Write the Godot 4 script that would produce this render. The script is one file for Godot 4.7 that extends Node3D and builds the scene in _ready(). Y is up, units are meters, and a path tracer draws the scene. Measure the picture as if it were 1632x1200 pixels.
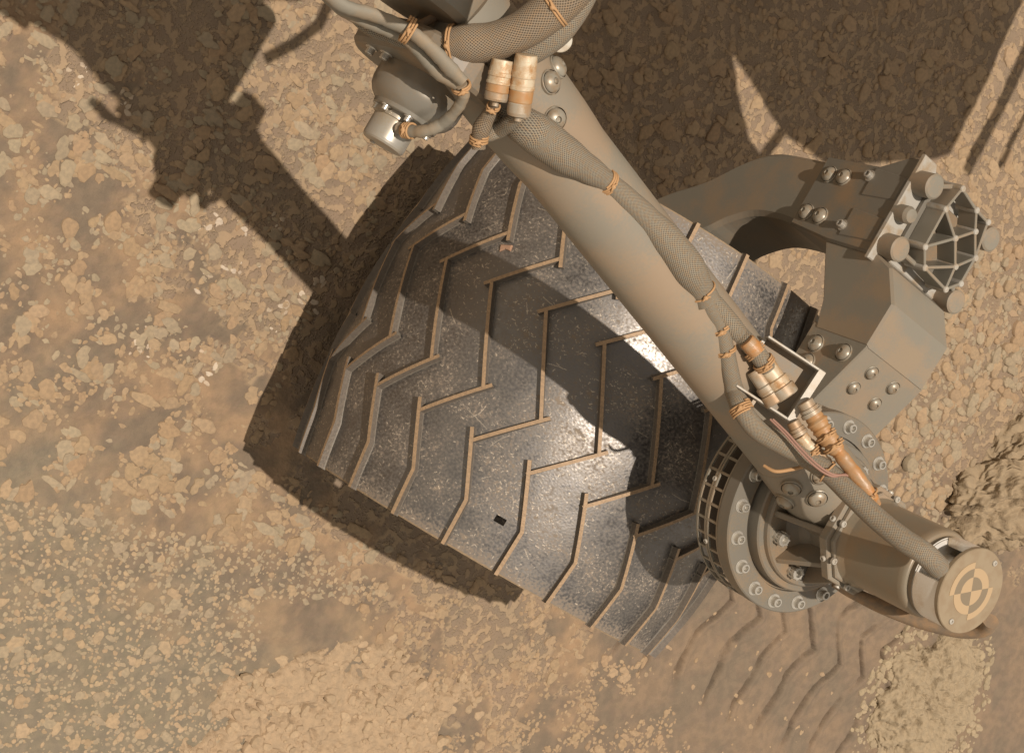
extends Node3D
# A rover wheel on dusty ground, seen from a camera held over it. World: the wheel stands at the origin, its axle runs along x, y is up.

const CAM_POS := Vector3(-0.11648, 1.80848, -1.21548)

func _ready() -> void:
	set_view_and_light()
	make_materials()
	build_ground()
	build_rocks()
	build_wheel()
	build_fork()
	build_steering()
	build_bogie_arm()
	build_pivot()
	build_harness()
	build_tray()
	build_rover_body()
	build_stones()

func set_view_and_light() -> void:
	cam = Camera3D.new()
	cam.name = "camera"
	cam.fov = 24.19
	cam.near = 0.05
	cam.far = 400.0
	cam.transform = Transform3D(Basis(Vector3(0.50266, 0.53151, 0.68178), Vector3(0.86288, -0.26041, -0.43316), Vector3(-0.05268, 0.80603, -0.58953)).orthonormalized(), CAM_POS)
	add_child(cam)
	cam.current = true
	var we := WorldEnvironment.new()
	we.name = "world_environment"
	var env := Environment.new()
	env.background_mode = Environment.BG_SKY
	env.tonemap_mode = Environment.TONE_MAPPER_LINEAR
	env.tonemap_exposure = 1.08
	env.background_energy_multiplier = 1.7
	env.sdfgi_enabled = true
	env.ssao_enabled = true
	env.ssil_enabled = true
	var sm := ProceduralSkyMaterial.new()
	sm.sky_top_color = Color(0.55, 0.522, 0.49)
	sm.sky_horizon_color = Color(0.70, 0.65, 0.575)
	sm.sky_curve = 0.3
	sm.ground_bottom_color = Color(0.48, 0.40, 0.32)
	sm.ground_horizon_color = Color(0.62, 0.54, 0.45)
	sm.sun_angle_max = 12.0
	sm.sun_curve = 0.1
	var sky := Sky.new()
	sky.sky_material = sm
	env.sky = sky
	we.environment = env
	add_child(we)
	var sun := DirectionalLight3D.new()
	sun.name = "sun"
	sun.light_energy = 1.32
	sun.light_color = Color(1.0, 0.95, 0.895)
	sun.light_angular_distance = 0.5
	sun.shadow_enabled = true
	var s := Vector3(0.1504, 0.9635, -0.2216).normalized()
	sun.transform = Transform3D(Basis.looking_at(-s, Vector3(1, 0, 0)), s * 5.0)
	add_child(sun)

# ---------------------------------------------------------------- helpers
var cam: Camera3D
var names := {}

class MB:
	var v := PackedVector3Array()
	var n := PackedVector3Array()
	var t := PackedVector2Array()
	var c := PackedColorArray()
	var ix := PackedInt32Array()
	var col := Color.WHITE
	func vert(p: Vector3, nn: Vector3, uv := Vector2.ZERO) -> int:
		v.append(p)
		n.append(nn)
		t.append(uv)
		c.append(col)
		return v.size() - 1
	func tri(a: Vector3, b: Vector3, d: Vector3) -> void:
		var nn := (d - a).cross(b - a).normalized()
		var k := vert(a, nn)
		vert(b, nn)
		vert(d, nn)
		ix.append_array(PackedInt32Array([k, k + 1, k + 2]))
	func quad(a: Vector3, b: Vector3, d: Vector3, e: Vector3) -> void:
		var nn := (d - a).cross(b - a).normalized()
		var k := vert(a, nn)
		vert(b, nn)
		vert(d, nn)
		vert(e, nn)
		ix.append_array(PackedInt32Array([k, k + 1, k + 2, k, k + 2, k + 3]))
	func grid(rows: Array, close_u := false, uv_scale := Vector2.ONE, flip := false, skip := {}) -> void:
		# rows of points; smooth normals from the faces
		var nr := rows.size()
		var nc: int = rows[0].size()
		var base := v.size()
		var nor := PackedVector3Array()
		nor.resize(nr * nc)
		var fx := PackedInt32Array()
		for i in nr - 1:
			for j in nc - 1:
				if skip.has(Vector2i(i, j)):
					continue
				var a: Vector3 = rows[i][j]
				var b: Vector3 = rows[i][j + 1]
				var d: Vector3 = rows[i + 1][j + 1]
				var e: Vector3 = rows[i + 1][j]
				var fn := (d - a).cross(b - e)
				if flip:
					fn = -fn
				for q in [i * nc + j, i * nc + j + 1, (i + 1) * nc + j + 1, (i + 1) * nc + j]:
					nor[q] += fn
				var p0 := base + i * nc + j
				var p1 := p0 + 1
				var p2 := p0 + nc + 1
				var p3 := p0 + nc
				if flip:
					fx.append_array(PackedInt32Array([p0, p2, p1, p0, p3, p2]))
				else:
					fx.append_array(PackedInt32Array([p0, p1, p2, p0, p2, p3]))
		for i in nr:
			if close_u:
				var s := nor[i * nc] + nor[i * nc + nc - 1]
				nor[i * nc] = s
				nor[i * nc + nc - 1] = s
			for j in nc:
				vert(rows[i][j], nor[i * nc + j].normalized(), Vector2(float(j) / (nc - 1), float(i) / (nr - 1)) * uv_scale)
		ix.append_array(fx)
	func lathe(prof: Array, xf: Transform3D, seg := 32, a0 := 0.0, a1 := TAU, smooth := false) -> void:
		# prof: Vector2(radius, height) along the local y axis; each step has its own normals unless smooth
		var lists := [prof] if smooth else []
		if not smooth:
			for k in prof.size() - 1:
				lists.append([prof[k], prof[k + 1]])
		for l in lists:
			var rows := []
			for p in l:
				var row := PackedVector3Array()
				for j in seg + 1:
					var a: float = a0 + (a1 - a0) * j / seg
					row.append(xf * Vector3(cos(a) * p.x, p.y, sin(a) * p.x))
				rows.append(row)
			grid(rows, absf(a1 - a0 - TAU) < 0.001)
	func tube(pts: Array, rad: Array, seg := 14, vlen := 1.0, squash := 1.0) -> void:
		var rows := []
		var m := pts.size()
		var up := Vector3.UP
		var prev := Vector3.ZERO
		for k in m:
			var d: Vector3 = (pts[mini(k + 1, m - 1)] - pts[maxi(k - 1, 0)]).normalized()
			if k == 0:
				up = d.cross(Vector3(0.3, 1, 0.2)).normalized()
			else:
				up = (up - d * up.dot(d)).normalized()
			var w := d.cross(up)
			var row := PackedVector3Array()
			for j in seg + 1:
				var a := TAU * j / seg
				row.append(pts[k] + (up * cos(a) * squash + w * sin(a)) * rad[k])
			rows.append(row)
		grid(rows, true, Vector2(1.0, vlen), true)
		for e in [0, m - 1]:
			var ctr: Vector3 = pts[e]
			for j in seg:
				if e == 0:
					tri(ctr, rows[e][j], rows[e][j + 1])
				else:
					tri(ctr, rows[e][j + 1], rows[e][j])
	func prism(poly: Array, z0: float, z1: float, xf: Transform3D, bevel := 0.0) -> void:
		var pp := PackedVector2Array(poly)
		if Geometry2D.is_polygon_clockwise(pp):
			pp.reverse()
		var m := pp.size()
		var inn := PackedVector2Array()
		for k in m:
			var a := pp[(k + m - 1) % m]
			var b := pp[k]
			var d := pp[(k + 1) % m]
			var n1 := (b - a).normalized().orthogonal()
			var n2 := (d - b).normalized().orthogonal()
			var s := (n1 + n2)
			var f := bevel / maxf(0.35, 1.0 + n1.dot(n2))
			inn.append(b - s * f)
		# orthogonal() of Godot turns clockwise seen with y up: make sure the inner ring is inside
		var ai := 0.0
		var ao := 0.0
		for k in m:
			ai += inn[k].cross(inn[(k + 1) % m])
			ao += pp[k].cross(pp[(k + 1) % m])
		if absf(ai) > absf(ao):
			for k in m:
				inn[k] = pp[k] * 2.0 - inn[k]
		var tr := Geometry2D.triangulate_polygon(inn)
		for k in range(0, tr.size(), 3):
			var a := inn[tr[k]]
			var b := inn[tr[k + 1]]
			var d := inn[tr[k + 2]]
			if (b - a).cross(d - a) < 0:
				var q := b
				b = d
				d = q
			tri(xf * Vector3(a.x, a.y, z1), xf * Vector3(d.x, d.y, z1), xf * Vector3(b.x, b.y, z1))
			tri(xf * Vector3(a.x, a.y, z0), xf * Vector3(b.x, b.y, z0), xf * Vector3(d.x, d.y, z0))
		for k in m:
			var l := (k + 1) % m
			quad(xf * v3(pp[k], z0 + bevel), xf * v3(pp[k], z1 - bevel), xf * v3(pp[l], z1 - bevel), xf * v3(pp[l], z0 + bevel))
			if bevel > 0.0:
				quad(xf * v3(pp[k], z1 - bevel), xf * v3(inn[k], z1), xf * v3(inn[l], z1), xf * v3(pp[l], z1 - bevel))
				quad(xf * v3(inn[k], z0), xf * v3(pp[k], z0 + bevel), xf * v3(pp[l], z0 + bevel), xf * v3(inn[l], z0))
	func v3(p: Vector2, z: float) -> Vector3:
		return Vector3(p.x, p.y, z)
	func box(size: Vector3, xf: Transform3D, bevel := 0.0) -> void:
		var h := size * 0.5
		prism([Vector2(-h.x, -h.y), Vector2(h.x, -h.y), Vector2(h.x, h.y), Vector2(-h.x, h.y)], -h.z, h.z, xf, bevel)
	func mesh(mat: Material, colours := false) -> ArrayMesh:
		var a := []
		a.resize(Mesh.ARRAY_MAX)
		a[Mesh.ARRAY_VERTEX] = v
		a[Mesh.ARRAY_NORMAL] = n
		a[Mesh.ARRAY_TEX_UV] = t
		if colours:
			a[Mesh.ARRAY_COLOR] = c
		a[Mesh.ARRAY_INDEX] = ix
		var am := ArrayMesh.new()
		am.add_surface_from_arrays(Mesh.PRIMITIVE_TRIANGLES, a)
		am.surface_set_material(0, mat)
		return am

func numbered(called: String) -> String:
	if not names.has(called):
		names[called] = 0
		return called
	names[called] += 1
	return "%s_%03d" % [called, names[called]]

func thing(called: String, label: String, category: String, at: Vector3, group := "") -> Node3D:
	var o := Node3D.new()
	o.name = numbered(called)
	add_child(o)
	o.position = at
	o.set_meta("label", label)
	o.set_meta("category", category)
	if group != "":
		o.set_meta("group", group)
	return o

func part(called: String, m: Mesh, parent: Node3D) -> MeshInstance3D:
	# meshes are made in world axes; a thing stands at its base, so its parts are set back by that
	var o := MeshInstance3D.new()
	o.name = called
	o.mesh = m
	parent.add_child(o, true)
	if parent.get_parent() == self:
		o.position = -parent.position
	return o

func placed(called: String, m: Mesh, xf: Transform3D, parent: Node3D) -> MeshInstance3D:
	var o := part(called, m, parent)
	o.transform = Transform3D(xf.basis, xf.origin + o.position)
	return o

func along(at: Vector3, y_dir: Vector3, hint := Vector3(0.31, 0.2, 0.93)) -> Transform3D:
	var y := y_dir.normalized()
	var x := y.cross(hint)
	if x.length() < 0.1:
		x = y.cross(Vector3(1, 0.1, 0))
	x = x.normalized()
	return Transform3D(Basis(x, y, x.cross(y)), at)

func smooth_path(pts: Array, rad: Array, per := 6) -> Array:
	var op := []
	var orr := []
	var m := pts.size()
	for k in m - 1:
		for s in per:
			var f := float(s) / per
			op.append(pts[k].cubic_interpolate(pts[k + 1], pts[maxi(k - 1, 0)], pts[mini(k + 2, m - 1)], f))
			orr.append(lerpf(rad[k], rad[k + 1], f * f * (3.0 - 2.0 * f)))
	op.append(pts[m - 1])
	orr.append(rad[m - 1])
	return [op, orr]

func path_length(pts: Array) -> float:
	var l := 0.0
	for k in pts.size() - 1:
		l += pts[k].distance_to(pts[k + 1])
	return l

# ---------------------------------------------------------------- materials
var M := {}

func noise_image(sd: int, freq: float, size: int, kind := FastNoiseLite.TYPE_SIMPLEX_SMOOTH, oct := 4) -> Image:
	var f := FastNoiseLite.new()
	f.seed = sd
	f.noise_type = kind
	f.frequency = freq
	f.fractal_octaves = oct
	return f.get_seamless_image(size, size, false, false, 0.15)

func two_tone(sd: int, freq: float, a: Color, b: Color, lo: float, hi: float, size := 512, oct := 5) -> ImageTexture:
	# a and b are linear colours; the noise decides where dust b lies on paint a
	var d := noise_image(sd, freq, size, FastNoiseLite.TYPE_SIMPLEX_SMOOTH, oct).get_data()
	var e := noise_image(sd + 7, 0.22, size, FastNoiseLite.TYPE_SIMPLEX_SMOOTH, 2).get_data()
	var px := PackedByteArray()
	px.resize(size * size * 3)
	var sa := a.linear_to_srgb()
	var sb := b.linear_to_srgb()
	for k in size * size:
		var f := clampf((d[k] / 255.0 + (e[k] / 255.0 - 0.5) * 0.35 - lo) / (hi - lo), 0.0, 1.0)
		px[k * 3] = int(lerpf(sa.r, sb.r, f) * 255.0)
		px[k * 3 + 1] = int(lerpf(sa.g, sb.g, f) * 255.0)
		px[k * 3 + 2] = int(lerpf(sa.b, sb.b, f) * 255.0)
	return ImageTexture.create_from_image(Image.create_from_data(size, size, false, Image.FORMAT_RGB8, px))

func bump(sd: int, freq: float, strength: float, size := 512, oct := 4) -> ImageTexture:
	var im := noise_image(sd, freq, size, FastNoiseLite.TYPE_SIMPLEX_SMOOTH, oct)
	im.convert(Image.FORMAT_RGBA8)
	im.bump_map_to_normal_map(strength)
	return ImageTexture.create_from_image(im)

func paint(tex: Texture2D, per_metre: float, rough: float, metal := 0.0, nrm: Texture2D = null, nscale := 0.3) -> StandardMaterial3D:
	var m := StandardMaterial3D.new()
	m.albedo_texture = tex
	m.uv1_triplanar = true
	m.uv1_world_triplanar = true
	m.uv1_scale = Vector3.ONE * per_metre
	m.roughness = rough
	m.metallic = metal
	if nrm:
		m.normal_enabled = true
		m.normal_texture = nrm
		m.normal_scale = nscale
	return m

func plain(c: Color, rough: float, metal := 0.0) -> StandardMaterial3D:
	var m := StandardMaterial3D.new()
	m.albedo_color = c.linear_to_srgb()
	m.roughness = rough
	m.metallic = metal
	return m

func braid(a: Color, b: Color, dust: Color, sd: int) -> StandardMaterial3D:
	# crossed strands of a braided sleeve; open cells between them are darker
	var size := 256
	var cells := 8
	var px := PackedByteArray()
	px.resize(size * size * 3)
	var hh := PackedByteArray()
	hh.resize(size * size)
	var sa := a.linear_to_srgb()
	var sb := b.linear_to_srgb()
	var sd2 := dust.linear_to_srgb()
	var nz := noise_image(sd, 0.012, size).get_data()
	for y in size:
		for x in size:
			var u := float(x) / size * cells
			var w := float(y) / size * cells
			var p := u + w
			var q := u - w
			var s1 := absf(fposmod(p, 1.0) - 0.5) * 2.0
			var s2 := absf(fposmod(q, 1.0) - 0.5) * 2.0
			var over := (int(floor(p)) + int(floor(q))) % 2 == 0
			var h := maxf(s1, s2) if over else maxf(s1 * 0.9, s2)
			h = clampf((h - 0.35) / 0.65, 0.0, 1.0)
			var k := y * size + x
			var df := clampf((nz[k] / 255.0 - 0.35) * 2.6, 0.0, 1.0) * 0.75
			for ch in 3:
				var strand := lerpf(sb[ch], sd2[ch], df)
				px[k * 3 + ch] = int(clampf(lerpf(sa[ch], strand, h), 0.0, 1.0) * 255.0)
			hh[k] = int(h * 255.0)
	var m := StandardMaterial3D.new()
	m.albedo_texture = ImageTexture.create_from_image(Image.create_from_data(size, size, false, Image.FORMAT_RGB8, px))
	var hi := Image.create_from_data(size, size, false, Image.FORMAT_L8, hh)
	hi.convert(Image.FORMAT_RGBA8)
	hi.bump_map_to_normal_map(3.0)
	m.normal_enabled = true
	m.normal_texture = ImageTexture.create_from_image(hi)
	m.normal_scale = 0.8
	m.roughness = 0.9
	return m

func make_materials() -> void:
	var fine := bump(5, 0.05, 2.0)
	var dust := Color(0.30, 0.195, 0.105)
	M.paint = paint(two_tone(11, 0.009, Color(0.20, 0.182, 0.145), Color(0.265, 0.198, 0.132), 0.32, 0.66), 2.6, 0.62, 0.0, fine, 0.08)
	M.paint_clean = paint(two_tone(12, 0.009, Color(0.20, 0.182, 0.146), Color(0.25, 0.192, 0.132), 0.4, 0.75), 2.8, 0.42, 0.0, fine, 0.05)
	M.paint_dark = paint(two_tone(13, 0.008, Color(0.155, 0.14, 0.112), Color(0.22, 0.155, 0.095), 0.4, 0.8), 3.0, 0.5, 0.0, fine, 0.06)
	M.alu = paint(two_tone(14, 0.01, Color(0.40, 0.38, 0.335), Color(0.33, 0.25, 0.165), 0.45, 0.85), 7.0, 0.45, 0.15, fine, 0.08)
	M.tray_floor = paint(two_tone(29, 0.012, Color(0.24, 0.215, 0.175), Color(0.30, 0.2, 0.11), 0.35, 0.75), 9.0, 0.7)
	M.chrome = paint(two_tone(15, 0.01, Color(0.80, 0.78, 0.73), Color(0.55, 0.42, 0.28), 0.55, 0.95), 6.0, 0.25, 0.35)
	M.motor = paint(two_tone(24, 0.008, Color(0.215, 0.185, 0.138), Color(0.265, 0.19, 0.118), 0.35, 0.8), 4.0, 0.36, 0.1, fine, 0.04)
	M.steel = paint(two_tone(25, 0.008, Color(0.36, 0.345, 0.305), Color(0.36, 0.29, 0.2), 0.5, 0.9), 6.0, 0.38, 0.45)
	M.cap = paint(two_tone(26, 0.01, Color(0.255, 0.2, 0.13), Color(0.23, 0.17, 0.105), 0.3, 0.8), 12.0, 0.75)
	M.strap = paint(two_tone(27, 0.02, Color(0.17, 0.13, 0.09), Color(0.28, 0.18, 0.10), 0.3, 0.7), 9.0, 0.8)
	M.kapton_dusty = paint(two_tone(28, 0.015, Color(0.36, 0.18, 0.065), Color(0.34, 0.23, 0.13), 0.3, 0.8), 12.0, 0.5)
	M.paint_gloss = paint(two_tone(34, 0.006, Color(0.21, 0.195, 0.165), Color(0.25, 0.19, 0.125), 0.5, 0.9), 3.0, 0.3, 0.3)
	M.bolt = plain(Color(0.52, 0.49, 0.43), 0.26, 0.6)
	M.dome = paint(two_tone(16, 0.02, Color(0.30, 0.275, 0.225), Color(0.27, 0.19, 0.115), 0.4, 0.8), 12.0, 0.38, 0.25)
	M.dusty_metal = paint(two_tone(17, 0.012, Color(0.36, 0.33, 0.27), Color(0.32, 0.20, 0.105), 0.3, 0.7), 9.0, 0.5, 0.25, fine, 0.2)
	M.tape = paint(two_tone(18, 0.015, Color(0.52, 0.44, 0.32), Color(0.36, 0.19, 0.075), 0.45, 0.75), 10.0, 0.45, 0.1, bump(19, 0.03, 4.0), 0.5)
	M.kapton = paint(two_tone(20, 0.012, Color(0.40, 0.18, 0.055), Color(0.32, 0.21, 0.12), 0.3, 0.6), 16.0, 0.42, 0.0, bump(21, 0.03, 5.0), 0.6)
	M.tie = plain(Color(0.40, 0.235, 0.11), 0.75)
	M.wire = plain(Color(0.27, 0.15, 0.11), 0.65)
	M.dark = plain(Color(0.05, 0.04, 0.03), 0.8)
	M.white = paint(two_tone(22, 0.01, Color(0.55, 0.52, 0.44), Color(0.34, 0.25, 0.16), 0.4, 0.8), 8.0, 0.55)
	M.mark_pale = plain(Color(0.37, 0.265, 0.155), 0.8)
	M.mark_dark = plain(Color(0.185, 0.145, 0.095), 0.8)
	M.braid = braid(Color(0.075, 0.063, 0.047), Color(0.33, 0.292, 0.222), Color(0.38, 0.262, 0.152), 31)
	M.braid_tan = braid(Color(0.07, 0.05, 0.032), Color(0.32, 0.262, 0.188), Color(0.38, 0.262, 0.152), 33)
	M.grey_cable = paint(two_tone(23, 0.01, Color(0.20, 0.182, 0.145), Color(0.27, 0.2, 0.128), 0.4, 0.75), 7.0, 0.75, 0.0, fine, 0.3)
	var grit := bump(41, 0.06, 5.0, 1024, 5)
	M.ground = StandardMaterial3D.new()
	M.ground.albedo_texture = two_tone(42, 0.02, Color(0.82, 0.82, 0.82), Color(1.0, 0.98, 0.95), 0.3, 0.7, 1024, 6)
	M.ground.vertex_color_use_as_albedo = true
	M.ground.uv1_triplanar = true
	M.ground.uv1_world_triplanar = true
	M.ground.uv1_scale = Vector3.ONE * 2.3
	M.ground.roughness = 0.97
	M.ground.normal_enabled = true
	M.ground.normal_texture = grit
	M.ground.normal_scale = 0.4
	M.stone = M.ground.duplicate()
	M.stone.uv1_scale = Vector3.ONE * 7.0
	M.stone.normal_scale = 0.25
	M.rock = M.ground.duplicate()
	M.rock.uv1_scale = Vector3.ONE * 4.0
	M.rock.normal_scale = 0.9
	make_crust_material(grit)
	make_wheel_material()

func make_crust_material(grit: Texture2D) -> void:
	# crumbly crust: ragged pale flakes a few millimetres to two centimetres across, with darker sand between
	var size := 1024
	var n1 := noise_image(61, 0.026, size, FastNoiseLite.TYPE_SIMPLEX_SMOOTH, 5).get_data()
	var n2 := noise_image(62, 0.10, size, FastNoiseLite.TYPE_SIMPLEX_SMOOTH, 3).get_data()
	var n3 := noise_image(63, 0.3, size, FastNoiseLite.TYPE_SIMPLEX_SMOOTH, 2).get_data()
	var n4 := noise_image(64, 0.008, size, FastNoiseLite.TYPE_SIMPLEX_SMOOTH, 3).get_data()
	var px := PackedByteArray()
	px.resize(size * size * 3)
	var hh := PackedByteArray()
	hh.resize(size * size)
	for k in size * size:
		var g := n3[k] / 255.0
		var big := clampf((n1[k] / 255.0 + (g - 0.5) * 0.06 - 0.49) * 9.0, 0.0, 1.0)
		var bit := clampf((n2[k] / 255.0 + (n4[k] / 255.0 - 0.5) * 0.3 - 0.63) * 9.0, 0.0, 1.0)
		var h := maxf(big, bit * 0.75)
		hh[k] = int(clampf(h * 0.8 + g * 0.12 + n2[k] / 255.0 * 0.08 + n1[k] / 255.0 * 0.12, 0.0, 1.0) * 255.0)
		var f := clampf(h * (0.8 + 0.2 * n2[k] / 255.0) + (g - 0.5) * 0.18 + (n4[k] / 255.0 - 0.5) * 0.3, 0.0, 1.0)
		px[k * 3] = int(lerpf(0.835, 1.0, f) * 255.0)
		px[k * 3 + 1] = int(lerpf(0.842, 1.0, f) * 255.0)
		px[k * 3 + 2] = int(lerpf(0.88, 1.0, f) * 255.0)
	M.crust = M.ground.duplicate()
	M.crust.albedo_texture = ImageTexture.create_from_image(Image.create_from_data(size, size, false, Image.FORMAT_RGB8, px))
	var hi := Image.create_from_data(size, size, false, Image.FORMAT_L8, hh)
	hi.convert(Image.FORMAT_RGBA8)
	hi.bump_map_to_normal_map(4.0)
	M.crust.normal_texture = ImageTexture.create_from_image(hi)
	M.crust.normal_scale = 1.0
	M.crust.uv1_scale = Vector3.ONE * 1.9
const SLEEVE := [Vector3(0.1230,0.6820,-0.5125), Vector3(0.1175,0.7136,-0.5194), Vector3(0.1180,0.7157,-0.5047), Vector3(0.1184,0.7157,-0.4791), Vector3(0.1206,0.7140,-0.4532), Vector3(0.1223,0.7119,-0.4283), Vector3(0.1207,0.7125,-0.4027), Vector3(0.1183,0.7132,-0.3799), Vector3(0.1129,0.7161,-0.3515), Vector3(0.1052,0.7187,-0.3231), Vector3(0.0974,0.7185,-0.2970), Vector3(0.0918,0.7203,-0.2860)]
const SLEEVE_R := [0.0119, 0.0142, 0.0157, 0.0145, 0.0113, 0.0086, 0.0096, 0.0106, 0.0137, 0.0148, 0.0110, 0.0115]
const BRANCH := [Vector3(0.0955,0.7175,-0.2912), Vector3(0.0895,0.7190,-0.2786), Vector3(0.0833,0.7197,-0.2634), Vector3(0.0714,0.7209,-0.2474), Vector3(0.0569,0.7204,-0.2281), Vector3(0.0457,0.7189,-0.2106), Vector3(0.0338,0.7343,-0.2074), Vector3(0.0261,0.7442,-0.1898), Vector3(0.0257,0.7580,-0.1710), Vector3(0.0264,0.7710,-0.1532), Vector3(0.0246,0.7885,-0.1376), Vector3(0.0171,0.8117,-0.1222), Vector3(0.0096,0.8346,-0.1072), Vector3(0.0049,0.8565,-0.0938), Vector3(0.0037,0.8707,-0.0794), Vector3(0.0011,0.8679,-0.0524)]
const BRANCH_R := [0.0085, 0.0085, 0.0076, 0.0076, 0.0079, 0.0085, 0.0084, 0.0089, 0.0089, 0.0089, 0.0089, 0.0094, 0.0095, 0.0097, 0.0097, 0.0096]
const BRANCH_TRAY := [Vector3(0.0953,0.7177,-0.2861), Vector3(0.0926,0.7189,-0.2726), Vector3(0.0881,0.7207,-0.2547), Vector3(0.0851,0.7212,-0.2375), Vector3(0.0823,0.7317,-0.2323), Vector3(0.0780,0.7359,-0.2194), Vector3(0.0738,0.7390,-0.2080)]
const BRANCH_TRAY_R := [0.0085, 0.0091, 0.0096, 0.0087, 0.0078, 0.0078, 0.0073]
const PLUG := [Vector3(0.0830,0.7335,-0.2401), Vector3(0.0796,0.7388,-0.2274)]
const PLUG_R := [0.0070, 0.0073]
const BUNDLE_BIG := [Vector3(0.1322,0.6918,-0.6017), Vector3(0.1333,0.6946,-0.6013), Vector3(0.1356,0.6998,-0.5996), Vector3(0.1413,0.7068,-0.5938), Vector3(0.1515,0.7177,-0.5833), Vector3(0.1652,0.7291,-0.5757), Vector3(0.1819,0.7386,-0.5711), Vector3(0.1995,0.7457,-0.5680), Vector3(0.2215,0.7536,-0.5676)]
const BUNDLE_BIG_R := [0.0050, 0.0105, 0.0136, 0.0149, 0.0140, 0.0140, 0.0148, 0.0157, 0.0156]
const BUNDLE_LOW := [Vector3(0.1321,0.6927,-0.5920), Vector3(0.1384,0.7026,-0.5756), Vector3(0.1500,0.7148,-0.5633), Vector3(0.1646,0.7260,-0.5561), Vector3(0.1827,0.7346,-0.5528), Vector3(0.2004,0.7407,-0.5529), Vector3(0.2208,0.7439,-0.5554)]
const BUNDLE_LOW_R := [0.0082, 0.0096, 0.0101, 0.0114, 0.0127, 0.0118, 0.0113]
const GREY_A := [Vector3(0.1154,0.6805,-0.7090), Vector3(0.1119,0.6906,-0.6863), Vector3(0.1181,0.6998,-0.6658), Vector3(0.1219,0.7107,-0.6428), Vector3(0.1198,0.7187,-0.6232), Vector3(0.1155,0.7244,-0.6066), Vector3(0.1129,0.7278,-0.5932)]
const GREY_A_R := [0.0057, 0.0057, 0.0057, 0.0053, 0.0058, 0.0062, 0.0049]
const GREY_B := [Vector3(0.1156,0.6689,-0.6994), Vector3(0.1116,0.6788,-0.6770), Vector3(0.1149,0.6893,-0.6545), Vector3(0.1182,0.6978,-0.6347), Vector3(0.1147,0.7055,-0.6205), Vector3(0.1102,0.7123,-0.6056), Vector3(0.1101,0.7205,-0.5910)]
const GREY_B_R := [0.0049, 0.0049, 0.0049, 0.0045, 0.0049, 0.0054, 0.0045]
const GREY_C := [Vector3(0.1208,0.6547,-0.6734), Vector3(0.1151,0.6686,-0.6505), Vector3(0.1171,0.6771,-0.6357), Vector3(0.1208,0.6852,-0.6216), Vector3(0.1248,0.6915,-0.6066), Vector3(0.1274,0.6963,-0.5951)]
const GREY_C_R := [0.0045, 0.0054, 0.0054, 0.0050, 0.0055, 0.0050]
const MOTOR_LEAD := [Vector3(0.1127,0.7169,-0.5877), Vector3(0.1082,0.7133,-0.5786), Vector3(0.0991,0.7029,-0.5717), Vector3(0.0874,0.6890,-0.5677), Vector3(0.0773,0.6797,-0.5710), Vector3(0.0725,0.6649,-0.5738), Vector3(0.0712,0.6526,-0.5770)]
const MOTOR_LEAD_R := [0.0045, 0.0043, 0.0043, 0.0046, 0.0046, 0.0047, 0.0045]
const CONN_ONE := [Vector3(0.1393,0.7292,-0.5732), Vector3(0.1306,0.7290,-0.5694), Vector3(0.1163,0.7283,-0.5623)]
const CONN_ONE_R := [0.0086, 0.0088, 0.0086]
const CONN_TWO := [Vector3(0.1502,0.7408,-0.5652), Vector3(0.1369,0.7404,-0.5577), Vector3(0.1155,0.7381,-0.5454)]
const CONN_TWO_R := [0.0085, 0.0088, 0.0084]
const PIGTAIL_ONE := [Vector3(0.1173,0.7261,-0.5620), Vector3(0.1130,0.7217,-0.5574), Vector3(0.1070,0.7146,-0.5530), Vector3(0.0981,0.7077,-0.5481), Vector3(0.0908,0.7036,-0.5429), Vector3(0.0847,0.7038,-0.5387)]
const PIGTAIL_ONE_R := [0.0032, 0.0036, 0.0055, 0.0069, 0.0056, 0.0051]
const PIGTAIL_TWO := [Vector3(0.1155,0.7350,-0.5429), Vector3(0.1108,0.7209,-0.5379), Vector3(0.1055,0.7064,-0.5336), Vector3(0.0990,0.7039,-0.5364), Vector3(0.0946,0.7014,-0.5394)]
const PIGTAIL_TWO_R := [0.0036, 0.0060, 0.0065, 0.0051, 0.0042]
const PIGTAIL_TOP := [Vector3(0.1201,0.7042,-0.5413), Vector3(0.1163,0.7036,-0.5367), Vector3(0.1122,0.7059,-0.5314)]
const PIGTAIL_TOP_R := [0.0023, 0.0042, 0.0042]
const WRAPPED := [Vector3(0.0599,0.7706,-0.1703), Vector3(0.0553,0.7756,-0.1631), Vector3(0.0506,0.7812,-0.1567), Vector3(0.0464,0.7874,-0.1495), Vector3(0.0414,0.7939,-0.1419)]
const WRAPPED_R := [0.0078, 0.0089, 0.0078, 0.0083, 0.0063]
const KAPTON := [Vector3(0.0438,0.7924,-0.1459), Vector3(0.0395,0.7976,-0.1384), Vector3(0.0318,0.8094,-0.1249), Vector3(0.0251,0.8165,-0.1112), Vector3(0.0211,0.8160,-0.0996)]
const KAPTON_R := [0.0052, 0.0065, 0.0068, 0.0065, 0.0058]
const BACKSHELL_A := [Vector3(0.0651,0.7651,-0.1783), Vector3(0.0586,0.7717,-0.1687)]
const BACKSHELL_A_R := [0.0084, 0.0089]
const BACKSHELL_B := [Vector3(0.0461,0.7613,-0.1750), Vector3(0.0394,0.7677,-0.1657)]
const BACKSHELL_B_R := [0.0068, 0.0071]
const LEAD_B := [Vector3(0.0396,0.7662,-0.1643), Vector3(0.0353,0.7712,-0.1537), Vector3(0.0307,0.7770,-0.1420), Vector3(0.0279,0.7816,-0.1304), Vector3(0.0242,0.7823,-0.1207)]
const LEAD_B_R := [0.0058, 0.0068, 0.0079, 0.0068, 0.0037]
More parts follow.
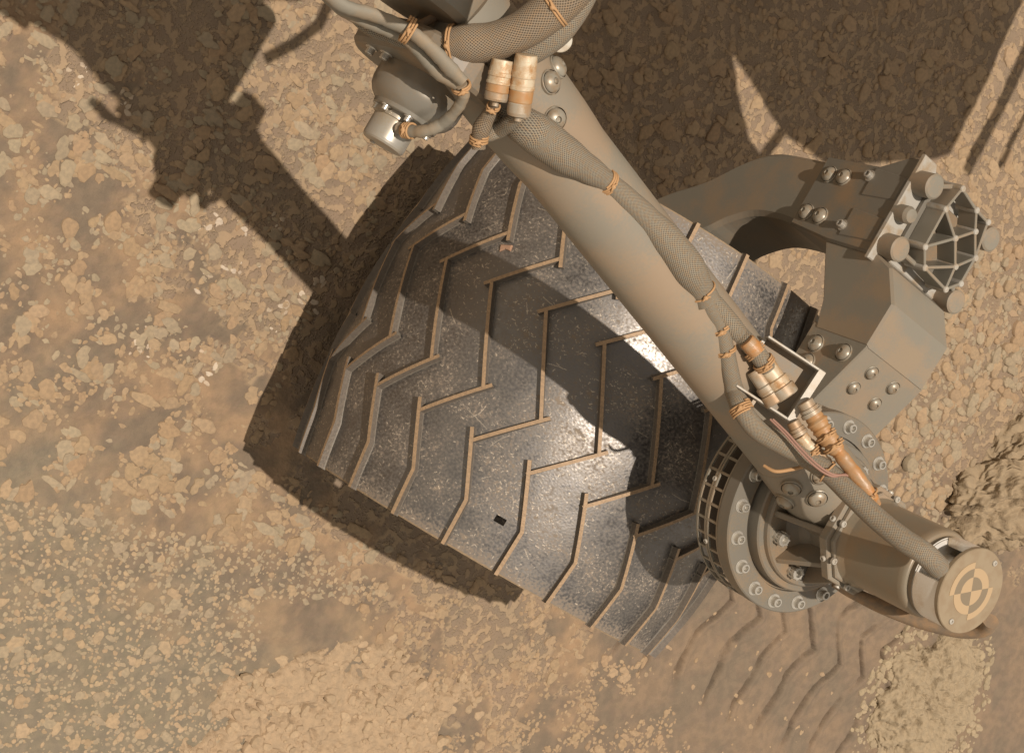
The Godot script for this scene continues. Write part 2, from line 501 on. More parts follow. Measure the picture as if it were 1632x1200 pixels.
const WIRE_PINK := [Vector3(0.0383,0.7598,-0.1950), Vector3(0.0342,0.7713,-0.1841), Vector3(0.0280,0.7834,-0.1704), Vector3(0.0236,0.7949,-0.1576), Vector3(0.0234,0.8024,-0.1456), Vector3(0.0293,0.8051,-0.1323), Vector3(0.0284,0.8091,-0.1216)]
const WIRE_PINK_R := [0.0010, 0.0010, 0.0010, 0.0010, 0.0010, 0.0010, 0.0010]
const WIRE_RED := [Vector3(0.0374,0.7580,-0.1957), Vector3(0.0326,0.7700,-0.1840), Vector3(0.0261,0.7818,-0.1706), Vector3(0.0215,0.7938,-0.1573), Vector3(0.0218,0.8025,-0.1453), Vector3(0.0298,0.8036,-0.1327), Vector3(0.0317,0.8089,-0.1223)]
const WIRE_RED_R := [0.0010, 0.0010, 0.0010, 0.0010, 0.0010, 0.0010, 0.0010]
const CORD := [Vector3(0.0045,0.7394,-0.1571), Vector3(0.0048,0.7494,-0.1520), Vector3(0.0130,0.7570,-0.1440), Vector3(0.0223,0.7663,-0.1389), Vector3(0.0271,0.7841,-0.1472)]
const CORD_R := [0.0013, 0.0016, 0.0016, 0.0016, 0.0016]
const PLUG_A := [Vector3(0.0764,0.7351,-0.2102), Vector3(0.0680,0.7459,-0.1947), Vector3(0.0623,0.7522,-0.1855)]
const PLUG_A_R := [0.0100, 0.0110, 0.0110]
const PLUG_B := [Vector3(0.0676,0.7302,-0.2126), Vector3(0.0600,0.7394,-0.1995), Vector3(0.0526,0.7470,-0.1884)]
const PLUG_B_R := [0.0084, 0.0089, 0.0089]
const UNDER := [Vector3(-0.0463,0.7238,0.0092), Vector3(-0.0460,0.7354,0.0251), Vector3(-0.0435,0.7606,0.0424), Vector3(-0.0379,0.7916,0.0589), Vector3(-0.0281,0.8210,0.0727), Vector3(-0.0179,0.8415,0.0743), Vector3(-0.0099,0.8526,0.0634)]
const UNDER_R := [0.0046, 0.0057, 0.0068, 0.0073, 0.0078, 0.0077, 0.0071]
const HOSE := [Vector3(0.1802,0.6701,-0.6102), Vector3(0.1651,0.6715,-0.6070), Vector3(0.1527,0.6702,-0.6076), Vector3(0.1394,0.6670,-0.6142), Vector3(0.1300,0.6636,-0.6231), Vector3(0.1259,0.6560,-0.6331)]
const HOSE_R := [0.0035, 0.0035, 0.0035, 0.0034, 0.0032, 0.0030]
const FLANGE_DISC := [Vector3(0.1847,0.7148,-0.5325), Vector3(0.1830,0.7163,-0.5304)]
const FLANGE_DISC_R := [0.0070, 0.0070]
const TRAY := [Vector3(0.0983,0.7306,-0.2183), Vector3(0.0949,0.7621,-0.1749), Vector3(0.0463,0.7574,-0.1770), Vector3(0.0481,0.7286,-0.2166)]

# ---------------------------------------------------------------- wheel skin: bare metal, scratched, with dust caught in the scratches
func make_wheel_material() -> void:
	var w := 2048
	var h := 640
	var n1 := FastNoiseLite.new()
	n1.noise_type = FastNoiseLite.TYPE_SIMPLEX_SMOOTH
	n1.seed = 3
	n1.frequency = 0.16
	n1.fractal_octaves = 3
	var spots := n1.get_image(w, h, false, false, true).get_data()
	n1.seed = 4
	n1.frequency = 0.012
	n1.fractal_octaves = 4
	var cloud := n1.get_image(w, h, false, false, true).get_data()
	n1.seed = 9
	n1.frequency = 0.045
	n1.fractal_octaves = 3
	var blot := n1.get_image(w, h, false, false, true).get_data()
	var strokes := Image.create_empty(w, h, false, Image.FORMAT_L8)
	var r := RandomNumberGenerator.new()
	r.seed = 77
	for k in 46000:
		var x := r.randf() * w
		var y := r.randf() * h
		var long := k > 45880
		var here := cloud[mini(int(y), h - 1) * w + mini(int(x), w - 1)] / 255.0
		if not long and here < r.randf_range(0.25, 0.8):
			continue
		var a := r.randf() * TAU
		var l := r.randf_range(14.0, 42.0) if long else 1.0 + 6.0 * pow(r.randf(), 2.2)
		var bend := r.randf_range(-0.02, 0.02) if long else r.randf_range(-0.2, 0.2)
		var lum := r.randf_range(0.5, 0.9) if long else r.randf_range(0.3, 1.0)
		for s in int(l):
			var xi := int(x)
			var yi := int(y)
			if xi >= 0 and yi >= 0 and xi < w and yi < h:
				strokes.set_pixel(xi, yi, Color(lum, lum, lum))
			x += cos(a)
			y += sin(a) * 0.82
			a += bend
	var st := strokes.get_data()
	var px := PackedByteArray()
	px.resize(w * h * 3)
	var orm := PackedByteArray()
	orm.resize(w * h * 3)
	var metal := Color(0.172, 0.169, 0.168).linear_to_srgb()
	var dust := Color(0.205, 0.158, 0.112).linear_to_srgb()
	var bright := Color(0.56, 0.48, 0.37).linear_to_srgb()
	for k in w * h:
		var c := cloud[k] / 255.0
		var d := clampf((spots[k] / 255.0 - 0.66 + (c - 0.5) * 0.35) * 7.0, 0.0, 1.0)
		var b := clampf((blot[k] / 255.0 - 0.70 + (c - 0.5) * 0.3) * 6.0, 0.0, 1.0) * 0.85
		var row := k / w
		var edge := clampf(1.0 - minf(row, h - 1 - row) / 34.0 + (spots[k] / 255.0 - 0.5) * 1.6, 0.0, 1.0) * 0.8
		d = maxf(maxf(d * 0.8, b), edge)
		var s := st[k] / 255.0
		var f := maxf(d, clampf(0.30 + (c - 0.5) * 0.3 + (spots[k] / 255.0 - 0.5) * 0.5, 0.1, 1.0))
		px[k * 3] = int(lerpf(lerpf(metal.r, dust.r, f), bright.r, s) * 255.0)
		px[k * 3 + 1] = int(lerpf(lerpf(metal.g, dust.g, f), bright.g, s) * 255.0)
		px[k * 3 + 2] = int(lerpf(lerpf(metal.b, dust.b, f), bright.b, s) * 255.0)
		orm[k * 3] = 255
		orm[k * 3 + 1] = int(clampf(0.30 + f * 0.6 + (blot[k] / 255.0 - 0.5) * 0.2 - s * 0.05, 0.0, 1.0) * 255.0)
		orm[k * 3 + 2] = int(clampf(1.0 - f * 1.15 - s * 0.3, 0.0, 1.0) * 255.0)
	var m := StandardMaterial3D.new()
	m.albedo_texture = ImageTexture.create_from_image(Image.create_from_data(w, h, false, Image.FORMAT_RGB8, px))
	var o := ImageTexture.create_from_image(Image.create_from_data(w, h, false, Image.FORMAT_RGB8, orm))
	m.roughness = 1.0
	m.metallic = 1.0
	m.roughness_texture = o
	m.roughness_texture_channel = BaseMaterial3D.TEXTURE_CHANNEL_GREEN
	m.metallic_texture = o
	m.metallic_texture_channel = BaseMaterial3D.TEXTURE_CHANNEL_BLUE
	n1.seed = 12
	n1.frequency = 0.2
	var bm := n1.get_image(w, h, false, false, true)
	bm.convert(Image.FORMAT_RGBA8)
	bm.bump_map_to_normal_map(3.0)
	m.normal_enabled = true
	m.normal_texture = ImageTexture.create_from_image(bm)
	m.normal_scale = 0.06
	M.wheel = m
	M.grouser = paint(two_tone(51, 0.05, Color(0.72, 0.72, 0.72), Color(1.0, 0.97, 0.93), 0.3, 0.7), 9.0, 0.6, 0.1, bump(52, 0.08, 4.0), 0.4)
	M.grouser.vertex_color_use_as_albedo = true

# ---------------------------------------------------------------- ground
var nz_a := FastNoiseLite.new()
var nz_b := FastNoiseLite.new()
var nz_c := FastNoiseLite.new()

const CRUST := [Vector2(0.02, -0.7), Vector2(0.179, -0.6), Vector2(0.45, -0.25), Vector2(0.12, -0.172), Vector2(-0.081, -0.194), Vector2(-0.173, -0.172), Vector2(-0.185, -0.33), Vector2(-0.263, -0.5)]
const MIDDLE := [Vector2(-0.263, -0.5), Vector2(-0.185, -0.33), Vector2(-0.173, -0.172), Vector2(-0.239, -0.167), Vector2(-0.261, 0.096), Vector2(-0.304, 0.039), Vector2(-0.415, -0.42)]
const SMALL := [Vector2(-0.415, -0.42), Vector2(-0.304, 0.039), Vector2(-0.318, 0.136), Vector2(-0.392, -0.045), Vector2(-0.6, 0.057), Vector2(-0.72, -0.26)]
const SLAB := [Vector2(-0.389, -0.027), Vector2(-0.363, 0.017), Vector2(-0.374, 0.088), Vector2(-0.388, 0.169), Vector2(-0.42, 0.231), Vector2(-0.46, 0.305), Vector2(-0.52, 0.36), Vector2(-0.64, 0.05), Vector2(-0.468, -0.014)]
const PATCHY := [Vector2(-0.261, 0.096), Vector2(-0.237, 0.288), Vector2(-0.239, 0.579), Vector2(-0.36, 0.8), Vector2(-0.5, 0.33), Vector2(-0.383, 0.159), Vector2(-0.346, 0.068)]
const RIGHT := [Vector2(0.443, 0.6), Vector2(0.62, 0.86), Vector2(0.442, 1.02), Vector2(0.359, 0.94), Vector2(0.229, 0.92), Vector2(0.14, 1.03), Vector2(0.10, 0.84), Vector2(0.22, 0.66)]
const SHADED := [Vector2(0.4, -0.25), Vector2(0.95, 0.56), Vector2(0.7, 0.86), Vector2(0.44, 0.6), Vector2(0.22, 0.2), Vector2(0.2, 0.0)]

# the zigzag of a tread bar: how far along the axle, and by how many degrees round the wheel
const BAR_X := [-0.2, -0.153, -0.1015, -0.049, 0.049, 0.1015, 0.153, 0.2]
const BAR_A := [0.0, 0.0, -6.0, 5.9, -5.6, 6.1, 0.2, 0.0]

func bar_angle(x: float) -> float:
	for k in 7:
		if x <= BAR_X[k + 1]:
			return lerpf(BAR_A[k], BAR_A[k + 1], clampf((x - BAR_X[k]) / (BAR_X[k + 1] - BAR_X[k]), 0.0, 1.0))
	return 0.0

func ground_height(x: float, z: float) -> float:
	var far := clampf((maxf(absf(x - 0.05), absf(z - 0.4) - 0.35) - 0.85) / 0.12, 0.0, 1.0)
	var y := nz_a.get_noise_2d(x, z) * 0.009 + nz_b.get_noise_2d(x, z) * 0.0022
	var under := clampf((Vector2(x / 0.24, z / 0.12).length() - 0.8) / 0.6, 0.0, 1.0)
	y = lerpf(-0.004, y, under)
	# the wheel's own track behind it: pressed flat, with the bars' prints
	if z > 0.2 and z < 1.13 and x > -0.27 and x < 0.26:
		var inside := clampf((z - 0.2) / 0.3, 0.0, 1.0) * clampf((1.13 - z) / 0.1, 0.0, 1.0) * clampf(minf(x + 0.27, 0.26 - x) / 0.04, 0.0, 1.0)
		var s := z + deg_to_rad(bar_angle(clampf(x, -0.2, 0.2))) * 0.25 + nz_c.get_noise_2d(x, z) * 0.012
		var q := fposmod(s, 0.0672) - 0.0336
		var dent := exp(-q * q / 0.000012) * 0.010 * clampf(0.75 + nz_c.get_noise_2d(z * 1.2 + 9.0, x * 1.2) * 1.5, 0.0, 1.0)
		var ridge := exp(-(q - 0.0085) * (q - 0.0085) / 0.00004) * 0.003
		y = lerpf(y, y * 0.55 - 0.006 - dent + ridge, inside)
	# a shallow step round the pale slab
	var sl := clampf(1.0 - poly_distance(Vector2(x, z), SLAB) / 0.02, 0.0, 1.0)
	y += sl * 0.004
	return y * (1.0 - far)

func poly_distance(p: Vector2, poly: Array) -> float:
	var pp := PackedVector2Array(poly)
	if Geometry2D.is_point_in_polygon(p, pp):
		return 0.0
	var best := 9.0
	for k in pp.size():
		var q := Geometry2D.get_closest_point_to_segment(p, pp[k], pp[(k + 1) % pp.size()])
		best = minf(best, p.distance_to(q))
	return best

func build_ground() -> void:
	nz_a.seed = 101
	nz_a.frequency = 3.2
	nz_a.fractal_octaves = 3
	nz_b.seed = 102
	nz_b.frequency = 26.0
	nz_b.fractal_octaves = 4
	nz_c.seed = 103
	nz_c.frequency = 9.0
	nz_c.fractal_octaves = 5
	var step := 0.004
	var x0 := -0.95
	var z0 := -0.95
	var nx := 500
	var nzz := 675
	var v := PackedVector3Array()
	var nn := PackedVector3Array()
	var c := PackedColorArray()
	v.resize((nx + 1) * (nzz + 1))
	nn.resize(v.size())
	c.resize(v.size())
	var grey := Color(0.172, 0.130, 0.092)
	var tan := Color(0.28, 0.192, 0.117)
	var olive := Color(0.19, 0.162, 0.116)
	var crusty := PackedByteArray()
	crusty.resize(v.size())
	var flake := Color(0.318, 0.226, 0.138)
	var flake2 := Color(0.285, 0.208, 0.13)
	for j in nzz + 1:
		for i in nx + 1:
			var x := x0 + i * step
			var z := z0 + j * step
			var k := j * (nx + 1) + i
			v[k] = Vector3(x, ground_height(x, z), z)
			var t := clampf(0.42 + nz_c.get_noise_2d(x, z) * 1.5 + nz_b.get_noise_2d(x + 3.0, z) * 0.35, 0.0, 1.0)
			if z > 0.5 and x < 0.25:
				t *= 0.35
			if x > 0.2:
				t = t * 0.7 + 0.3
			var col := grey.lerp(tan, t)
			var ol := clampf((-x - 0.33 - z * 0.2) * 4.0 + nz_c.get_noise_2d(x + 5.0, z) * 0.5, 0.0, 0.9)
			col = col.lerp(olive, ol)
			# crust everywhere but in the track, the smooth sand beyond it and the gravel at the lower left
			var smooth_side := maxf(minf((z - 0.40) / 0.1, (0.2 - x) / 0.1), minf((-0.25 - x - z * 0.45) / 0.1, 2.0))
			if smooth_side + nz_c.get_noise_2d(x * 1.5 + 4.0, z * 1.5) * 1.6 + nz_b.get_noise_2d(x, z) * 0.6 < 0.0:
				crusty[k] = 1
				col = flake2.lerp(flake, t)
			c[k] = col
	for j in nzz + 1:
		for i in nx + 1:
			var k := j * (nx + 1) + i
			var a := v[j * (nx + 1) + mini(i + 1, nx)] - v[j * (nx + 1) + maxi(i - 1, 0)]
			var b := v[mini(j + 1, nzz) * (nx + 1) + i] - v[maxi(j - 1, 0) * (nx + 1) + i]
			nn[k] = b.cross(a).normalized()
	var ix := PackedInt32Array()
	var iy := PackedInt32Array()
	ix.resize(nx * nzz * 6)
	iy.resize(nx * nzz * 6)
	var qy := 0
	var q := 0
	for j in nzz:
		for i in nx:
			var p := j * (nx + 1) + i
			var gx := x0 + i * step
			var gz := z0 + j * step
			if gx > -0.2861 and gx < 0.0019 and gz > 0.4499 and gz < 1.1459:
				continue
			if crusty[p] == 1:
				iy[qy] = p
				iy[qy + 1] = p + 1
				iy[qy + 2] = p + nx + 2
				iy[qy + 3] = p
				iy[qy + 4] = p + nx + 2
				iy[qy + 5] = p + nx + 1
				qy += 6
			else:
				ix[q] = p
				ix[q + 1] = p + 1
				ix[q + 2] = p + nx + 2
				ix[q + 3] = p
				ix[q + 4] = p + nx + 2
				ix[q + 5] = p + nx + 1
				q += 6
	ix.resize(q)
	iy.resize(qy)
	# a finer sheet where the track shows
	var fs := 0.002
	var fx := 146
	var fz := 350
	var fb := v.size()
	for j in fz + 1:
		for i in fx + 1:
			var x := -0.286 + i * fs
			var z := 0.45 + j * fs
			var h := ground_height(x, z)
			v.append(Vector3(x, h, z))
			nn.append(Vector3(h - ground_height(x + fs, z), fs, h - ground_height(x, z + fs)).normalized())
			var t := clampf(0.42 + nz_c.get_noise_2d(x, z) * 1.5 + nz_b.get_noise_2d(x + 3.0, z) * 0.35, 0.0, 1.0)
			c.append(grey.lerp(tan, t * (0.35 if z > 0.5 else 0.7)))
	for j in fz:
		for i in fx:
			var p := fb + j * (fx + 1) + i
			ix.append_array(PackedInt32Array([p, p + 1, p + fx + 2, p, p + fx + 2, p + fx + 1]))
	# the plain beyond, out to the horizon
	var far := 150.0
	var x1 := x0 + nx * step
	var z1 := z0 + nzz * step
	for r in [[-far, -far, far, z0], [-far, z1, far, far], [-far, z0, x0, z1], [x1, z0, far, z1]]:
		var b := v.size()
		for p in [Vector2(r[0], r[1]), Vector2(r[2], r[1]), Vector2(r[2], r[3]), Vector2(r[0], r[3])]:
			v.append(Vector3(p.x, 0, p.y))
			nn.append(Vector3.UP)
			c.append(grey.lerp(tan, 0.5))
		ix.append_array(PackedInt32Array([b, b + 1, b + 2, b, b + 2, b + 3]))
	var arr := []
	arr.resize(Mesh.ARRAY_MAX)
	arr[Mesh.ARRAY_VERTEX] = v
	arr[Mesh.ARRAY_NORMAL] = nn
	arr[Mesh.ARRAY_COLOR] = c
	arr[Mesh.ARRAY_INDEX] = ix
	var am := ArrayMesh.new()
	am.add_surface_from_arrays(Mesh.PRIMITIVE_TRIANGLES, arr)
	am.surface_set_material(0, M.ground)
	arr[Mesh.ARRAY_INDEX] = iy
	am.add_surface_from_arrays(Mesh.PRIMITIVE_TRIANGLES, arr)
	am.surface_set_material(1, M.crust)
	var o := MeshInstance3D.new()
	o.name = "ground"
	o.mesh = am
	o.set_meta("kind", "structure")
	o.set_meta("label", "dusty tan and brown ground with the pressed track of the wheel")
	add_child(o)

# ---------------------------------------------------------------- rocks
func rough_rock(called: String, label: String, ctr: Vector2, half: Vector2, turn: float, height: float, sd: int, tone: Color, bits: int, knob: float, knob_h: float, steep: float, n := 220) -> void:
	# bedrock standing out of the sand, its face broken into fused knobs
	var g := FastNoiseLite.new()
	g.seed = sd
	g.frequency = 9.0
	g.fractal_octaves = 4
	var f := FastNoiseLite.new()
	f.seed = sd + 5
	f.noise_type = FastNoiseLite.TYPE_CELLULAR
	f.cellular_return_type = FastNoiseLite.RETURN_DISTANCE
	f.cellular_jitter = 1.0
	f.frequency = 1.0 / knob
	f.fractal_type = FastNoiseLite.FRACTAL_NONE
	var level := func(u: float, w: float, p: Vector2) -> float:
		var edge := 1.0 - Vector2(u, w).length() - 0.14 + g.get_noise_2d(p.x * 1.4, p.y * 1.4) * 0.45 + g.get_noise_2d(p.x * 5.0, p.y * 5.0) * 0.05
		var up := clampf(edge * steep, -0.5, 1.0)
		up = up * (2.0 - up) if up > 0.0 else up
		var on := clampf(up * 2.0, 0.0, 1.0)
		var wx := p.x + g.get_noise_2d(p.x * 6.0 + 3.0, p.y * 6.0) * knob * 0.7
		var wz := p.y + g.get_noise_2d(p.x * 6.0, p.y * 6.0 + 8.0) * knob * 0.7
		var d1 := f.get_noise_2d(wx, wz) + 1.0
		var d2 := f.get_noise_2d(wx * 2.1 + 5.0, wz * 2.1) + 1.0
		var kn := (0.55 - clampf(d1, 0.0, 1.0)) * knob_h + (0.5 - clampf(d2, 0.0, 1.0)) * knob_h * 0.5
		var gap := clampf(g.get_noise_2d(p.x * 3.0 + 11.0, p.y * 3.0) * 3.0 - 0.35, 0.0, 1.0)
		return up * height * (0.8 + 0.2 * clampf(edge * 1.5, 0.0, 1.0)) + on * (kn + g.get_noise_2d(p.x * 3.0, p.y * 3.0) * height * 0.28 - gap * knob_h * 1.3)
	var rows := []
	var b := MB.new()
	for i in n + 1:
		var row := PackedVector3Array()
		for j in n + 1:
			var u := float(j) / n * 2.0 - 1.0
			var w := float(i) / n * 2.0 - 1.0
			var p := Vector2(u * half.x, w * half.y).rotated(turn) + ctr
			row.append(Vector3(p.x, ground_height(p.x, p.y) + level.call(u, w, p) - 0.003, p.y))
		rows.append(row)
	b.col = tone
	b.grid(rows)
	var t := thing(called, label, "rock", Vector3(ctr.x, 0, ctr.y))
	part("rock_body", b.mesh(M.rock, true), t)
	b = MB.new()
	var r := RandomNumberGenerator.new()
	r.seed = sd
	for k in bits:
		var u := r.randf_range(-1.0, 1.0)
		var w := r.randf_range(-1.0, 1.0)
		var p := Vector2(u * half.x, w * half.y).rotated(turn) + ctr
		var y: float = level.call(u, w, p)
		if y < -0.25 * height:
			continue
		var rad := 0.0015 + 0.0055 * pow(r.randf(), 2.0)
		stone_mesh(b, Vector3(p.x, ground_height(p.x, p.y) + maxf(y, 0.0) - 0.0035, p.y), rad, rad * 0.8 * r.randf_range(0.7, 1.4) + 0.001, r, tone * r.randf_range(0.9, 1.12), 0.9)
	var o := part("loose_bits", b.mesh(M.stone, true), t)
	o.set_meta("kind", "stuff")

func boulder(called: String, label: String, ctr: Vector3, half: Vector3, turn: float, sd: int, tone: Color, knob: float, bits: int, ragged: float) -> void:
	# a rough rock: an ellipsoid pushed in and out along its normals, knobs fused over it
	var g := FastNoiseLite.new()
	g.seed = sd
	g.frequency = 8.0
	g.fractal_octaves = 4
	var f := FastNoiseLite.new()
	f.seed = sd + 5
	f.noise_type = FastNoiseLite.TYPE_CELLULAR
	f.cellular_return_type = FastNoiseLite.RETURN_DISTANCE
	f.frequency = 1.0 / knob
	f.fractal_type = FastNoiseLite.FRACTAL_NONE
	var rows := []
	var n_lat := 130
	var n_lon := 320
	var spin := Basis(Vector3.UP, turn)
	for i in n_lat + 1:
		var la := lerpf(-0.35, PI * 0.5, float(i) / n_lat)
		var row := PackedVector3Array()
		for j in n_lon + 1:
			var lo := TAU * (j % n_lon) / n_lon
			var d := Vector3(cos(la) * cos(lo), sin(la), cos(la) * sin(lo))
			var rag := 1.0 + ragged * (g.get_noise_2d(cos(lo) * 0.13, sin(lo) * 0.13) * 1.1 + g.get_noise_2d(cos(lo) * 0.5 + 4.0, sin(lo) * 0.5) * 0.35)
			var p := d * half * Vector3(rag, 1.0, rag)
			var nn := (d / half).normalized()
			var lump := g.get_noise_3dv(p * 1.3) * 0.30 * half.y + g.get_noise_3dv(p * 3.5 + Vector3(3, 1, 2)) * 0.012
			var q := p + Vector3(g.get_noise_3dv(p * 5.0), g.get_noise_3dv(p * 5.0 + Vector3(9, 0, 0)), g.get_noise_3dv(p * 5.0 + Vector3(0, 9, 0))) * knob * 0.5
			var kn := 0.5 - clampf(f.get_noise_3dv(q) + 1.0, 0.0, 1.0)
			var k2 := 0.5 - clampf(f.get_noise_3dv(q * 2.2 + Vector3(2, 2, 2)) + 1.0, 0.0, 1.0)
			var gap := clampf(g.get_noise_3dv(p * 4.0 + Vector3(5, 5, 5)) * 4.0 - 0.5, 0.0, 1.0)
			row.append(ctr + spin * (p + nn * (lump + kn * knob * 0.4 + k2 * knob * 0.2 - gap * knob * 0.4)))
		rows.append(row)
	var b := MB.new()
	b.col = tone
	b.grid(rows, true)
	var t := thing(called, label, "rock", Vector3(ctr.x, 0, ctr.z))
	part("rock_body", b.mesh(M.rock, true), t)
	b = MB.new()
	var r := RandomNumberGenerator.new()
	r.seed = sd
	for k in bits:
		var a := r.randf() * TAU
		var s := r.randf_range(0.85, 1.3)
		var p := ctr + spin * Vector3(cos(a) * half.x * s, 0, sin(a) * half.z * s)
		var rad := 0.0015 + 0.006 * pow(r.randf(), 2.0)
		stone_mesh(b, Vector3(p.x, ground_height(p.x, p.z) - 0.001, p.z), rad, rad * r.randf_range(0.6, 1.1), r, tone * r.randf_range(0.9, 1.12), 0.9)
	var o := part("loose_bits", b.mesh(M.stone, true), t)
	o.set_meta("kind", "stuff")

func build_rocks() -> void:
	boulder("layered_rock", "tall rough tan rock casting a dark shadow at the right edge", Vector3(0.375, 0.0, 1.15), Vector3(0.27, 0.10, 0.10), -0.76, 301, Color(0.30, 0.228, 0.148), 0.016, 320, 0.2)
	boulder("knobbly_rock", "knobbly olive tan rock rising from smooth sand below the round end cap", Vector3(-0.085, -0.012, 1.165), Vector3(0.135, 0.042, 0.118), 0.2, 302, Color(0.31, 0.245, 0.158), 0.013, 620, 0.25)
	rough_rock("rock_slab", "pale tan flaky bedrock slab at the bottom edge", Vector2(-0.505, 0.14), Vector2(0.135, 0.23), -0.42, 0.010, 303, Color(0.355, 0.262, 0.166), 700, 0.022, 0.0045, 6.0)

# ---------------------------------------------------------------- wheel
func skin_radius(x: float) -> float:
	return 0.2492 - 0.0225 * pow(x / 0.2, 2.0)

func on_wheel(x: float, deg: float, out := 0.0) -> Vector3:
	var a := deg_to_rad(deg)
	var r := skin_radius(x) + out
	return Vector3(x, 0.25 + cos(a) * r, sin(a) * r)

func bar_strip(b: MB, pts: Array, width: float, low: float, high: float) -> void:
	# a raised bar of box section that follows the skin; pts are Vector2(x, degrees)
	var fine := []
	for k in pts.size() - 1:
		var m := maxi(2, int(on_wheel(pts[k].x, pts[k].y).distance_to(on_wheel(pts[k + 1].x, pts[k + 1].y)) / 0.012))
		for s in m:
			fine.append(pts[k].lerp(pts[k + 1], float(s) / m))
	fine.append(pts[pts.size() - 1])
	var rows := [[], [], [], [], [], []]
	for k in fine.size():
		var p: Vector2 = fine[k]
		var here := on_wheel(p.x, p.y)
		var a := deg_to_rad(p.y)
		var out := Vector3(0, cos(a), sin(a))
		var q: Vector2 = fine[mini(k + 1, fine.size() - 1)]
		var o: Vector2 = fine[maxi(k - 1, 0)]
		var d := (on_wheel(q.x, q.y) - on_wheel(o.x, o.y)).normalized()
		var side := out.cross(d).normalized() * width * 0.5
		rows[0].append(here + out * low - side * 1.35)
		rows[1].append(here + out * (low + 0.0022) - side)
		rows[2].append(here + out * high - side * 0.85)
		rows[3].append(here + out * high + side * 0.85)
		rows[4].append(here + out * (low + 0.0022) + side)
		rows[5].append(here + out * low + side * 1.35)
	for k in 5:
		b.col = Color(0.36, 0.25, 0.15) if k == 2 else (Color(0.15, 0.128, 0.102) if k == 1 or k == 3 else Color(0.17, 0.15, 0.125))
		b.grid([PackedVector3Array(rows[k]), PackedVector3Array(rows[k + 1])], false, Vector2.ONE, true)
	for e in [0, fine.size() - 1]:
		b.quad(rows[1][e], rows[2][e], rows[3][e], rows[4][e])

